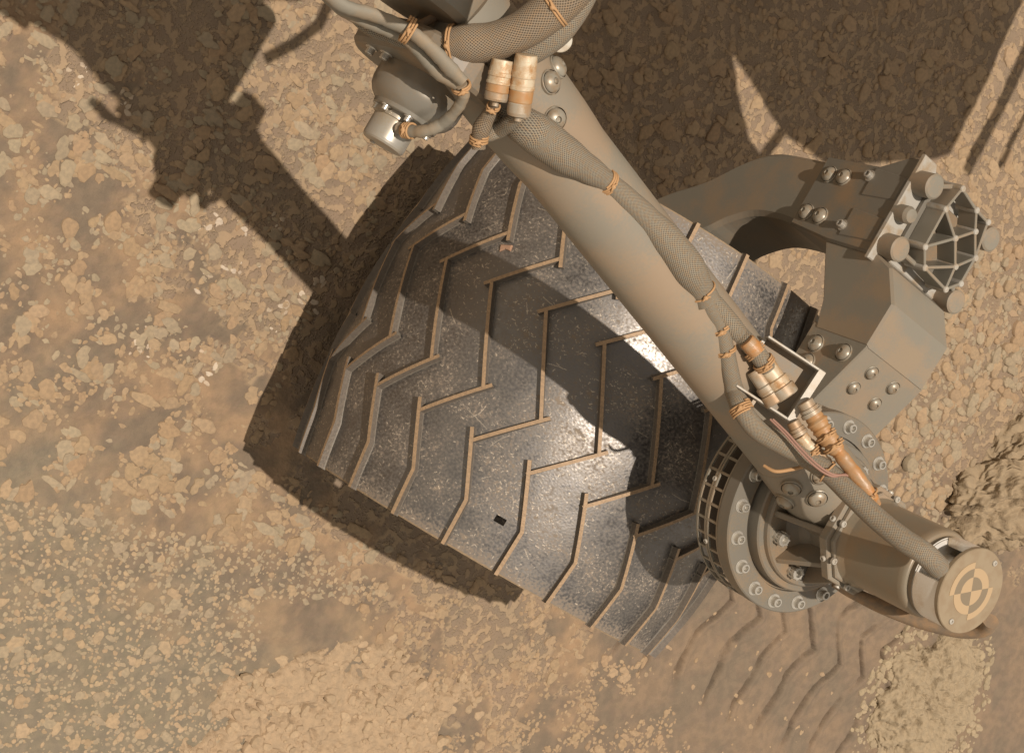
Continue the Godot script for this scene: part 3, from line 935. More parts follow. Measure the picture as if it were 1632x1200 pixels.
func build_wheel() -> void:
	var t := thing("rover_wheel", "scratched grey metal rover wheel with zigzag tread bars, standing on the ground", "wheel", Vector3(0, 0, 0))
	var b := MB.new()
	var na := 384
	var nw := 56
	var dent := FastNoiseLite.new()
	dent.seed = 5
	dent.frequency = 14.0
	dent.fractal_octaves = 3
	var rows := []
	for i in nw + 1:
		var x := -0.2 + 0.4 * i / nw
		var row := PackedVector3Array()
		for j in na + 1:
			var deg := -180.0 + 360.0 * j / na
			var p := on_wheel(x, deg)
			var inset := dent.get_noise_3dv(p) * 0.0007
			row.append(on_wheel(x, deg, inset))
		rows.append(row)
	# a hole worn through the skin
	var skip := {}
	for j in na:
		for i in nw:
			var deg := -180.0 + 360.0 * (j + 0.5) / na
			var x := -0.2 + 0.4 * (i + 0.5) / nw
			if Vector2((deg + 36.2) / 1.25, (x + 0.1555) / 0.0042).length() < 1.0:
				skip[Vector2i(i, j)] = true
	b.grid(rows, true, Vector2.ONE, false, skip)
	part("tread_skin", b.mesh(M.wheel), t)
	for s in [-1, 1]:
		b = MB.new()
		var r := skin_radius(0.2)
		var xf := Transform3D(Basis(Vector3(0, 0, 1), Vector3(s, 0, 0), Vector3(0, s, 0)), Vector3(0, 0.25, 0))
		b.col = Color(0.30, 0.22, 0.14)
		b.lathe([Vector2(r, 0.1995), Vector2(r - 0.0008, 0.2014), Vector2(r - 0.004, 0.2014), Vector2(r - 0.0045, 0.19), Vector2(r - 0.02, 0.188), Vector2(r - 0.02, 0.184), Vector2(r - 0.003, 0.184)], xf, 96)
		part("rim", b.mesh(M.grouser, true), t)
	for k in 24:
		var a := -105.36 + 15.0 * k
		b = MB.new()
		var P := []
		for j in 8:
			P.append(Vector2(BAR_X[j], a + BAR_A[j]))
		bar_strip(b, [Vector2(-0.2025, P[0].y), P[1], P[2] + (P[2] - P[1]).normalized() * 0.9 + Vector2(0.006, 0)], 0.0046, -0.001, 0.0078)
		bar_strip(b, [P[2], P[3] + Vector2(0.0068, 1.5)], 0.0043, -0.0012, 0.0074)
		bar_strip(b, [P[3], P[4]], 0.0044, -0.0011, 0.0076)
		bar_strip(b, [P[4] - Vector2(0.0062, 1.5), P[5]], 0.0043, -0.0012, 0.0074)
		bar_strip(b, [P[5] - Vector2(0.0085, -1.0), P[6], Vector2(0.2025, P[7].y)], 0.0046, -0.001, 0.0078)
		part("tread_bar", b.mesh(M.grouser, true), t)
	# hub and its bent spring spokes, inside
	b = MB.new()
	var hx := Transform3D(Basis(Vector3(0, 0, 1), Vector3(1, 0, 0), Vector3(0, 1, 0)), Vector3(0, 0.25, 0))
	b.lathe([Vector2(0.0, -0.06), Vector2(0.075, -0.06), Vector2(0.08, -0.05), Vector2(0.08, 0.05), Vector2(0.06, 0.06), Vector2(0.05, 0.2), Vector2(0.0, 0.2)], hx, 40)
	part("hub", b.mesh(M.paint_dark), t)
	for k in 8:
		b = MB.new()
		var a := TAU * k / 8.0
		var pts := []
		for s in 9:
			var f := s / 8.0
			var aa := a + sin(f * PI) * 0.35
			pts.append(Vector3(0.0, 0.25 + cos(aa) * lerpf(0.075, 0.243, f), sin(aa) * lerpf(0.075, 0.243, f)))
		b.tube(pts, [0.008, 0.008, 0.008, 0.008, 0.008, 0.008, 0.008, 0.008, 0.008], 6)
		part("spoke", b.mesh(M.paint_dark), t)
	# a flake of stone stuck to the tread
	var fl := thing("stone_flake", "small pinkish stone flake stuck on the tread near the arm", "stone", on_wheel(0.0861, -68.47))
	b = MB.new()
	var fx := along(on_wheel(0.0861, -68.47, 0.0), on_wheel(0.0861, -68.47, 1.0) - on_wheel(0.0861, -68.47, 0.0))
	b.col = Color(0.33, 0.2, 0.13)
	b.prism([Vector2(-0.004, -0.005), Vector2(0.002, -0.007), Vector2(0.0035, 0.001), Vector2(0.0045, 0.006), Vector2(-0.003, 0.007), Vector2(-0.001, 0.001)], -0.0025, 0.0025, fx * Transform3D(Basis(Vector3.RIGHT, -PI / 2), Vector3.ZERO), 0.0006)
	part("flake", b.mesh(M.stone, true), fl)

# ---------------------------------------------------------------- fasteners
var bolt_mesh := {}

func fastener(kind: String) -> ArrayMesh:
	if bolt_mesh.has(kind):
		return bolt_mesh[kind]
	var b := MB.new()
	var i := Transform3D.IDENTITY
	if kind == "dome":
		b.lathe([Vector2(0.0098, -0.002), Vector2(0.0098, 0.0012), Vector2(0.0092, 0.0018)], i, 20)
		b.lathe([Vector2(0.0084, 0.0016), Vector2(0.0078, 0.0034), Vector2(0.0058, 0.0052), Vector2(0.003, 0.0062), Vector2(0.0026, 0.0062)], i, 20, 0.0, TAU, true)
		b.lathe([Vector2(0.0026, 0.0062), Vector2(0.0022, 0.0045), Vector2(0.0, 0.0045)], i, 6)
		bolt_mesh[kind] = b.mesh(M.dome)
	elif kind == "cap":
		b.lathe([Vector2(0.0072, -0.002), Vector2(0.0072, 0.0008), Vector2(0.0066, 0.0014), Vector2(0.0045, 0.0014)], i, 18)
		b.lathe([Vector2(0.0046, 0.001), Vector2(0.0046, 0.0068), Vector2(0.0041, 0.0074), Vector2(0.0027, 0.0074)], i, 16)
		b.lathe([Vector2(0.0027, 0.0074), Vector2(0.0024, 0.004), Vector2(0.0, 0.004)], i, 6)
		bolt_mesh[kind] = b.mesh(M.bolt)
	elif kind == "splined":
		b.lathe([Vector2(0.0062, -0.002), Vector2(0.0062, 0.003), Vector2(0.0052, 0.003), Vector2(0.0052, 0.006), Vector2(0.0062, 0.0062), Vector2(0.0062, 0.0095), Vector2(0.0056, 0.0102), Vector2(0.0038, 0.0102), Vector2(0.0036, 0.006), Vector2(0.0, 0.006)], i, 16)
		for k in 8:
			var a := TAU * k / 8.0
			b.box(Vector3(0.0012, 0.007, 0.0014), Transform3D(Basis(Vector3.UP, -a), Vector3(cos(a) * 0.0062, 0.0065, sin(a) * 0.0062)))
		bolt_mesh[kind] = b.mesh(M.bolt)
	else:
		b.lathe([Vector2(0.0026, -0.001), Vector2(0.0026, 0.0012), Vector2(0.0022, 0.0016), Vector2(0.0013, 0.0016), Vector2(0.0012, 0.0006), Vector2(0.0, 0.0006)], i, 12)
		bolt_mesh[kind] = b.mesh(M.alu)
	return bolt_mesh[kind]

func bolt(kind: String, at: Vector3, dir: Vector3, parent: Node3D, size := 1.0) -> void:
	var x := along(at, dir)
	placed("bolt", fastener(kind), Transform3D(x.basis.scaled(Vector3.ONE * size), at), parent)

# ---------------------------------------------------------------- wheel fork
const TRUSS := [Vector3(0.3309, 0.6, 0.0226), Vector3(0.2883, 0.6, 0.0235), Vector3(0.3154, 0.6, 0.0547), Vector3(0.3346, 0.6, 0.0748), Vector3(0.2937, 0.6, 0.0747), Vector3(0.3143, 0.6, 0.0936), Vector3(0.2724, 0.6, 0.0378), Vector3(0.2695, 0.6, 0.0786), Vector3(0.3582, 0.6, 0.0288), Vector3(0.3518, 0.6, 0.0612), Vector3(0.3507, 0.6, 0.0838), Vector3(0.2841, 0.6, 0.0935)]
const UNSEEN_SHADE_PLATE := [Vector2(0.189, 0.842), Vector2(0.182, 0.803), Vector2(0.167, 0.758), Vector2(0.160, 0.729), Vector2(0.142, 0.695), Vector2(0.153, 0.671), Vector2(0.176, 0.639), Vector2(0.268, 0.672)]  # plate out of view, outlined after the shadow it lays at upper left
const TRUSS_BARS := [[0, 1], [1, 2], [0, 2], [2, 3], [2, 4], [3, 5], [4, 5], [1, 6], [6, 4], [6, 7], [7, 4], [7, 11], [11, 5], [0, 8], [8, 9], [9, 3], [9, 10], [10, 5]]

func curve_points(pts: Array, per := 5) -> Array:
	var out := []
	var m := pts.size()
	for k in m - 1:
		for s in per:
			out.append(pts[k].cubic_interpolate(pts[k + 1], pts[maxi(k - 1, 0)], pts[mini(k + 2, m - 1)], float(s) / per))
	out.append(pts[m - 1])
	return out

func build_fork() -> void:
	var t := thing("wheel_fork", "grey painted fork reaching from the steering drive over the wheel to its hub", "fork", Vector3(0.25, 0.25, 0.04))
	var i := Transform3D.IDENTITY
	var b := MB.new()
	var outer := curve_points([Vector2(0.232, 0.185), Vector2(0.262, 0.228), Vector2(0.289, 0.278), Vector2(0.32, 0.318), Vector2(0.338, 0.355), Vector2(0.342, 0.4), Vector2(0.3425, 0.452)])
	var inner := curve_points([Vector2(0.266, 0.452), Vector2(0.2685, 0.415), Vector2(0.264, 0.375), Vector2(0.248, 0.343), Vector2(0.228, 0.316), Vector2(0.212, 0.27), Vector2(0.206, 0.2)])
	b.prism(outer + inner, 0.0, 0.082, i, 0.005)
	part("arm", b.mesh(M.paint_clean), t)
	# corner casting
	var c := MB.new()
	c.prism([Vector2(0.2645, 0.44), Vector2(0.3465, 0.44), Vector2(0.349, 0.515), Vector2(0.366, 0.548), Vector2(0.366, 0.566), Vector2(0.258, 0.566), Vector2(0.2585, 0.50)], -0.004, 0.092, i, 0.0025)
	var cast := part("corner_casting", c.mesh(M.paint_dark), t)
	c = MB.new()
	for e in [Vector2(0.283, 0.548), Vector2(0.33, 0.548)]:
		c.prism([e + Vector2(-0.016, -0.034), e + Vector2(0.016, -0.034), e + Vector2(0.013, 0.012), e + Vector2(-0.013, 0.012)], -0.0052, -0.003, i, 0.001)
	part("front_web", c.mesh(M.paint_dark), cast)
	# bright milled flange on top of the casting
	c = MB.new()
	var top := Transform3D(Basis(Vector3(1, 0, 0), Vector3(0, 0, 1), Vector3(0, -1, 0)), Vector3.ZERO)
	c.prism([Vector2(0.252, -0.008), Vector2(0.37, -0.008), Vector2(0.37, 0.012), Vector2(0.355, 0.022), Vector2(0.355, 0.11), Vector2(0.262, 0.11), Vector2(0.262, 0.022), Vector2(0.252, 0.012)], -0.571, -0.5645, top, 0.0012)
	part("milled_flange", c.mesh(M.alu), cast)
	for p in [Vector3(0.327, 0.457, -0.004), Vector3(0.328, 0.4785, -0.004), Vector3(0.281, 0.455, -0.004), Vector3(0.281, 0.4765, -0.004)]:
		bolt("dome", p, Vector3(0, 0, -1), t)
	for p in [Vector3(0.336, 0.512, -0.004), Vector3(0.278, 0.513, -0.004)]:
		bolt("cap", p, Vector3(0, 0, -1), t, 0.9)
	# cross beam and crown
	b = MB.new()
	b.prism([Vector2(0.2675, 0.49), Vector2(0.2675, 0.556), Vector2(0.252, 0.597), Vector2(0.217, 0.6245), Vector2(0.1685, 0.6225), Vector2(0.1685, 0.547), Vector2(0.2, 0.535), Vector2(0.245, 0.505)], 0.0, 0.0985, i, 0.0025)
	part("beam", b.mesh(M.paint_clean), t)
	b = MB.new()
	b.prism([Vector2(0.176, 0.540), Vector2(0.176, 0.6205), Vector2(0.1685, 0.6215), Vector2(0.100, 0.5945), Vector2(-0.05, 0.5945), Vector2(-0.05, 0.552), Vector2(0.11, 0.538)], 0.0008, 0.0995, i, 0.0015)
	part("crown", b.mesh(M.paint), t)
	var slope := Vector3(-0.027, 0.0665, 0).normalized()
	for p in [Vector2(0.153, 0.030), Vector2(0.132, 0.027), Vector2(0.154, 0.066), Vector2(0.132, 0.064)]:
		bolt("dome", Vector3(p.x, 0.6212 - (0.1685 - p.x) * 0.394, p.y), slope, t, 0.8)
	for p in [Vector3(0.1545, 0.559, 0.0008), Vector3(0.1555, 0.5985, 0.0008), Vector3(0.134, 0.561, 0.0008)]:
		bolt("dome", p, Vector3(0, 0, -1), t)
	# webbed fitting on the casting
	var w := thing("webbed_fitting", "open webbed metal fitting with round pads on top of the fork corner", "fitting", Vector3(0.31, 0.571, 0.055))
	for e in TRUSS_BARS:
		var p: Vector3 = TRUSS[e[0]]
		var q: Vector3 = TRUSS[e[1]]
		var d := q - p
		var xf := Transform3D(Basis(d.normalized(), Vector3.UP, d.normalized().cross(Vector3.UP)), (p + q) * 0.5 - Vector3(0, 0.011, 0))
		var m := MB.new()
		m.box(Vector3(d.length() + 0.002, 0.024, 0.0032), xf, 0.0007)
		part("web", m.mesh(M.paint_clean), w)
	for p in TRUSS:
		var m := MB.new()
		m.lathe([Vector2(0.0036, -0.026), Vector2(0.0036, 0.0), Vector2(0.0028, 0.0012), Vector2(0.0, 0.0014)], Transform3D(Basis.IDENTITY, p + Vector3(0, 0.001, 0)), 12)
		part("web_node", m.mesh(M.alu), w)
	for p in [Vector3(0.3439, 0.571, 0.0038), Vector3(0.2731, 0.571, 0.0054), Vector3(0.3433, 0.571, 0.1107), Vector3(0.2696, 0.571, 0.1114)]:
		var m := MB.new()
		m.lathe([Vector2(0.0128, -0.004), Vector2(0.0128, 0.0195), Vector2(0.0108, 0.021), Vector2(0.0, 0.021)], Transform3D(Basis.IDENTITY, p), 26)
		part("pad", m.mesh(M.paint), w)
	var m2 := MB.new()
	m2.lathe([Vector2(0.009, -0.004), Vector2(0.009, 0.012), Vector2(0.007, 0.016), Vector2(0.0, 0.017)], Transform3D(Basis.IDENTITY, Vector3(0.3076, 0.571, -0.0)), 20)
	part("boss", m2.mesh(M.paint), w)
	for e in [[Vector3(0.3439, 0.571, 0.0038), 8], [Vector3(0.2731, 0.571, 0.0054), 6], [Vector3(0.3433, 0.571, 0.1107), 10], [Vector3(0.2696, 0.571, 0.1114), 11]]:
		var p: Vector3 = e[0] + Vector3(0, 0.009, 0)
		var q: Vector3 = TRUSS[e[1]] - Vector3(0, 0.02, 0)
		var d := q - p
		var m := MB.new()
		m.box(Vector3(d.length(), 0.02, 0.005), Transform3D(Basis(d.normalized(), Vector3.UP, d.normalized().cross(Vector3.UP)).orthonormalized(), (p + q) * 0.5), 0.001)
		part("web", m.mesh(M.paint_clean), w)
	# ring of four side plates below the webs
	var m3 := MB.new()
	m3.prism([Vector2(0.278, 0.016), Vector2(0.342, 0.016), Vector2(0.342, 0.1), Vector2(0.278, 0.1)], -0.577, -0.571, top, 0.001)
	part("base_plate", m3.mesh(M.paint_dark), w)
	# white sensor can at the edge of the beam
	var s := thing("sensor_can", "small white dusty canister hanging at the far edge of the fork", "canister", Vector3(0.19, 0.565, 0.125))
	var sb := MB.new()
	var a := Vector3(0.208, 0.577, 0.110)
	var e2 := Vector3(0.176, 0.573, 0.114)
	var dl := a.distance_to(e2)
	sb.lathe([Vector2(0.0, -0.001), Vector2(0.0075, -0.001), Vector2(0.008, 0.001), Vector2(0.0088, dl * 0.7), Vector2(0.0075, dl * 0.93), Vector2(0.004, dl), Vector2(0.0, dl)], along(a, e2 - a), 18)
	part("can", sb.mesh(M.white), s)
	var sp := smooth_path([Vector3(0.208, 0.577, 0.110), Vector3(0.218, 0.575, 0.107), Vector3(0.232, 0.565, 0.106), Vector3(0.25, 0.545, 0.10)], [0.004, 0.0035, 0.004, 0.004])
	sb = MB.new()
	sb.tube(sp[0], sp[1], 8)
	part("lead", sb.mesh(M.kapton), s)
	sb = MB.new()
	sb.box(Vector3(0.012, 0.01, 0.05), Transform3D(Basis.IDENTITY, Vector3(0.196, 0.575, 0.098)), 0.001)
	part("bracket", sb.mesh(M.paint_dark), s)

# ---------------------------------------------------------------- steering drive
func ring_sector(b: MB, r0: float, r1: float, a0: float, a1: float, y: float, th: float) -> void:
	var poly := []
	var m := 12
	for k in m + 1:
		var a := lerpf(a0, a1, float(k) / m)
		poly.append(Vector2(cos(a), sin(a)) * r1)
	if r0 < 0.001:
		poly.append(Vector2.ZERO)
	else:
		for k in m + 1:
			var a := lerpf(a1, a0, float(k) / m)
			poly.append(Vector2(cos(a), sin(a)) * r0)
	b.prism(poly, 0.0, th, Transform3D(Basis(Vector3(1, 0, 0), Vector3(0, 0, -1), Vector3(0, 1, 0)), Vector3(0, y, 0)))

func build_steering() -> void:
	var t := thing("steering_drive", "upright grey steering drive with bolted ring, ribs and a motor ending in a round target", "motor", Vector3(0, 0.6, 0))
	var up := Transform3D.IDENTITY
	var b := MB.new()
	# cage: thin rings and bars with open windows
	for y in [0.6185, 0.6305, 0.6335, 0.6475]:
		b.lathe([Vector2(0.0985, y), Vector2(0.0985, y + 0.0022), Vector2(0.0962, y + 0.0022), Vector2(0.0962, y), Vector2(0.0985, y)], up, 96)
	for k in 40:
		var a := TAU * (k + 0.3) / 40.0
		var wd := 0.0024
		b.box(Vector3(0.002, 0.031, wd), Transform3D(Basis(Vector3.UP, -a), Vector3(cos(a) * 0.0972, 0.6335, sin(a) * 0.0972)))
	var cage := part("cage", b.mesh(M.paint_clean), t)
	for k in 10:
		var a := TAU * (k + 0.2) / 10.0
		bolt("small", Vector3(cos(a) * 0.0985, 0.632, sin(a) * 0.0985), Vector3(cos(a), 0, sin(a)), cage, 0.9)
	b = MB.new()
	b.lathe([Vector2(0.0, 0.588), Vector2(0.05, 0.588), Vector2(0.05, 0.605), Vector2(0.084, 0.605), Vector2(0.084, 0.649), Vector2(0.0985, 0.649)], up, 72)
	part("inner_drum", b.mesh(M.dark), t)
	b = MB.new()
	b.lathe([Vector2(0.0985, 0.649), Vector2(0.099, 0.651), Vector2(0.099, 0.6645), Vector2(0.0978, 0.6658), Vector2(0.0775, 0.6658), Vector2(0.077, 0.662), Vector2(0.0735, 0.662)], up, 96)
	part("bolt_ring", b.mesh(M.paint_dark), t)
	for k in 18:
		var a := deg_to_rad(-109.0 + 20.0 * k)
		bolt("cap", Vector3(cos(a) * 0.0885, 0.6658, sin(a) * 0.0885), Vector3.UP, t)
	b = MB.new()
	b.lathe([Vector2(0.0735, 0.662), Vector2(0.0735, 0.676), Vector2(0.0722, 0.6775), Vector2(0.067, 0.6775), Vector2(0.0665, 0.682), Vector2(0.065, 0.684), Vector2(0.046, 0.684), Vector2(0.036, 0.69), Vector2(0.031, 0.70), Vector2(0.0305, 0.735)], up, 72)
	var hs := part("gear_housing", b.mesh(M.paint_dark), t)
	for k in 8:
		var a := deg_to_rad(-128.0 + 45.0 * k + 20.0)
		b = MB.new()
		var xf := Transform3D(Basis(Vector3(cos(a), 0, sin(a)), Vector3.UP, Vector3(cos(a), 0, sin(a)).cross(Vector3.UP)), Vector3.ZERO)
		b.prism([Vector2(0.029, 0.685), Vector2(0.063, 0.683), Vector2(0.062, 0.687), Vector2(0.0435, 0.733), Vector2(0.029, 0.735)], -0.0028, 0.0028, xf, 0.0008)
		part("rib", b.mesh(M.paint_dark), t)
	for k in 8:
		var a := deg_to_rad(-128.0 + 45.0 * k - 2.5)
		bolt("splined", Vector3(cos(a) * 0.0555, 0.684, sin(a) * 0.0555), Vector3.UP, hs)
	# eight-sided flange of the motor
	var oct := []
	var oct_in := []
	for k in 8:
		var a := TAU * (k + 0.5) / 8.0
		oct.append(Vector2(cos(a), sin(a)) * 0.052)
		oct_in.append(Vector2(cos(a), sin(a)) * 0.0475)
	var lay := Transform3D(Basis(Vector3(1, 0, 0), Vector3(0, 0, -1), Vector3(0, 1, 0)), Vector3.ZERO)
	b = MB.new()
	b.prism(oct, 0.7325, 0.7425, lay, 0.001)
	part("flange", b.mesh(M.paint), t)
	b = MB.new()
	b.prism(oct_in, 0.742, 0.748, lay, 0.0015)
	part("flange_cover", b.mesh(M.paint), t)
	for k in 8:
		var a := TAU * k / 8.0
		bolt("small", Vector3(cos(a) * 0.0455, 0.748, sin(a) * 0.0455), Vector3.UP, t, 1.2)
		bolt("small", Vector3(cos(a) * 0.0485, 0.7375, sin(a) * 0.0485), Vector3(cos(a), 0, sin(a)), t, 1.1)
	b = MB.new()
	b.lathe([Vector2(0.043, 0.747), Vector2(0.0415, 0.752), Vector2(0.0405, 0.756), Vector2(0.0405, 0.822)], up, 64)
	b.lathe([Vector2(0.0405, 0.822), Vector2(0.0403, 0.8255), Vector2(0.0394, 0.8285), Vector2(0.0378, 0.830), Vector2(0.0355, 0.830)], up, 64, 0.0, TAU, true)
	part("motor_body", b.mesh(M.motor), t)
	b = MB.new()
	b.lathe([Vector2(0.0358, 0.829), Vector2(0.0358, 0.8365)], up, 64)
	part("seam_band", b.mesh(M.paint_dark), t)
	# collar, open where the cable goes in
	b = MB.new()
	var a0 := deg_to_rad(-33.0)
	var a1 := deg_to_rad(257.0)
	b.lathe([Vector2(0.0358, 0.8365), Vector2(0.0374, 0.837), Vector2(0.0374, 0.863), Vector2(0.03, 0.863), Vector2(0.03, 0.8365)], up, 56, a0, a1)
	for a in [a0, a1]:
		var d := Vector3(cos(a), 0, sin(a))
		b.quad(d * 0.03 + Vector3(0, 0.8365, 0), d * 0.0374 + Vector3(0, 0.8365, 0), d * 0.0374 + Vector3(0, 0.863, 0), d * 0.03 + Vector3(0, 0.863, 0))
	part("collar", b.mesh(M.chrome), t)
	b = MB.new()
	b.lathe([Vector2(0.037, 0.8355), Vector2(0.0, 0.8355)], up, 48)
	b.lathe([Vector2(0.021, 0.835), Vector2(0.021, 0.864)], up, 32)
	part("collar_core", b.mesh(M.chrome), t)
	b = MB.new()
	b.lathe([Vector2(0.0345, 0.8628), Vector2(0.0378, 0.8632), Vector2(0.0382, 0.864), Vector2(0.0382, 0.8672), Vector2(0.0376, 0.868), Vector2(0.0, 0.868)], up, 72)
	var cap := part("end_cap", b.mesh(M.cap), t)
	for k in 4:
		var s := deg_to_rad(31.0) + TAU * k / 4.0
		var light := k % 2 == 0
		b = MB.new()
		ring_sector(b, 0.0, 0.0128, s, s + TAU / 4.0, 0.868, 0.0004)
		part("target_quarter", b.mesh(M.mark_pale if light else M.mark_dark), cap)
		b = MB.new()
		ring_sector(b, 0.0128, 0.0206, s, s + TAU / 4.0, 0.868, 0.0004)
		part("target_ring_quarter", b.mesh(M.mark_dark if light else M.mark_pale), cap)
		if light:
			b = MB.new()
			ring_sector(b, 0.0206, 0.0262, s, s + TAU / 4.0, 0.868, 0.0004)
			part("target_arc", b.mesh(M.mark_pale), cap)
	for p in [Vector3(0.031, 0.868, 0.0085), Vector3(-0.0305, 0.868, -0.004)]:
		bolt("small", p, Vector3.UP, cap)
	b = MB.new()
	var ga := smooth_path(UNDER, UNDER_R, 5)
	b.tube(ga[0], ga[1], 12, 8.0)
	part("ground_strap", b.mesh(M.strap), t)

# ---------------------------------------------------------------- bogie arm
func arm_axis(z: float) -> Vector3:
	return Vector3(0.0145 - 0.244 * z, 0.70 + 0.05 * z, z)

func build_bogie_arm() -> void:
	var t := thing("bogie_arm", "smooth tan painted tube arm running diagonally over the wheel", "beam", arm_axis(-0.3) - Vector3(0, 0.04, 0))
	var b := MB.new()
	var pts := []
	var rad := []
	for k in 30:
		var z := lerpf(-0.012, -0.585, k / 29.0)
		pts.append(arm_axis(z))
		rad.append(0.0372)
	b.tube(pts, rad, 48)
	part("tube", b.mesh(M.paint), t)
	# end socket by the steering drive
	b = MB.new()
	pts = []
	rad = []
	for k in 9:
		pts.append(arm_axis(lerpf(0.0, -0.098, k / 8.0)))
		rad.append([0.034, 0.0375, 0.039, 0.0395, 0.0395, 0.0395, 0.0395, 0.0392, 0.0374][k])
	b.tube(pts, rad, 48)
	part("end_socket", b.mesh(M.paint_clean), t)
	for p in [Vector3(0.0044, 0.7186, -0.0937), Vector3(-0.006, 0.703, -0.076), Vector3(0.0088, 0.7285, -0.0700), Vector3(0.0265, 0.7335, -0.0865)]:
		arm_bolt(p, 0.0393, t)
	# clevis at the pivot end
	b = MB.new()
	pts = []
	rad = []
	for k in 12:
		pts.append(arm_axis(lerpf(-0.452, -0.60, k / 11.0)))
		rad.append([0.0373, 0.0385, 0.0395, 0.0401, 0.0405, 0.0405, 0.0405, 0.0405, 0.0405, 0.0405, 0.0405, 0.0405][k])
	b.tube(pts, rad, 48)
	part("clevis", b.mesh(M.paint), t)
	for p in [Vector3(0.1561, 0.7117, -0.5195), Vector3(0.1354, 0.7153, -0.5020), Vector3(0.1690, 0.7000, -0.5150)]:
		arm_bolt(p, 0.0405, t)

func arm_bolt(near: Vector3, r: float, t: Node3D) -> void:
	var d := (arm_axis(-1.0) - arm_axis(0.0)).normalized()
	var foot := arm_axis(0.0) + d * (near - arm_axis(0.0)).dot(d)
	var out := (near - foot).normalized()
	bolt("dome", foot + out * r, out, t)

# ---------------------------------------------------------------- pivot motor and the joint it sits on
func stadium(y0: float, y1: float, z: float, r: float, n := 14) -> Array:
	var out := []
	for k in n + 1:
		var a := PI * k / n
		out.append(Vector2(z + cos(a) * r, y1 + sin(a) * r))
	for k in n + 1:
		var a := PI + PI * k / n
		out.append(Vector2(z + cos(a) * r, y0 + sin(a) * r))
	return out

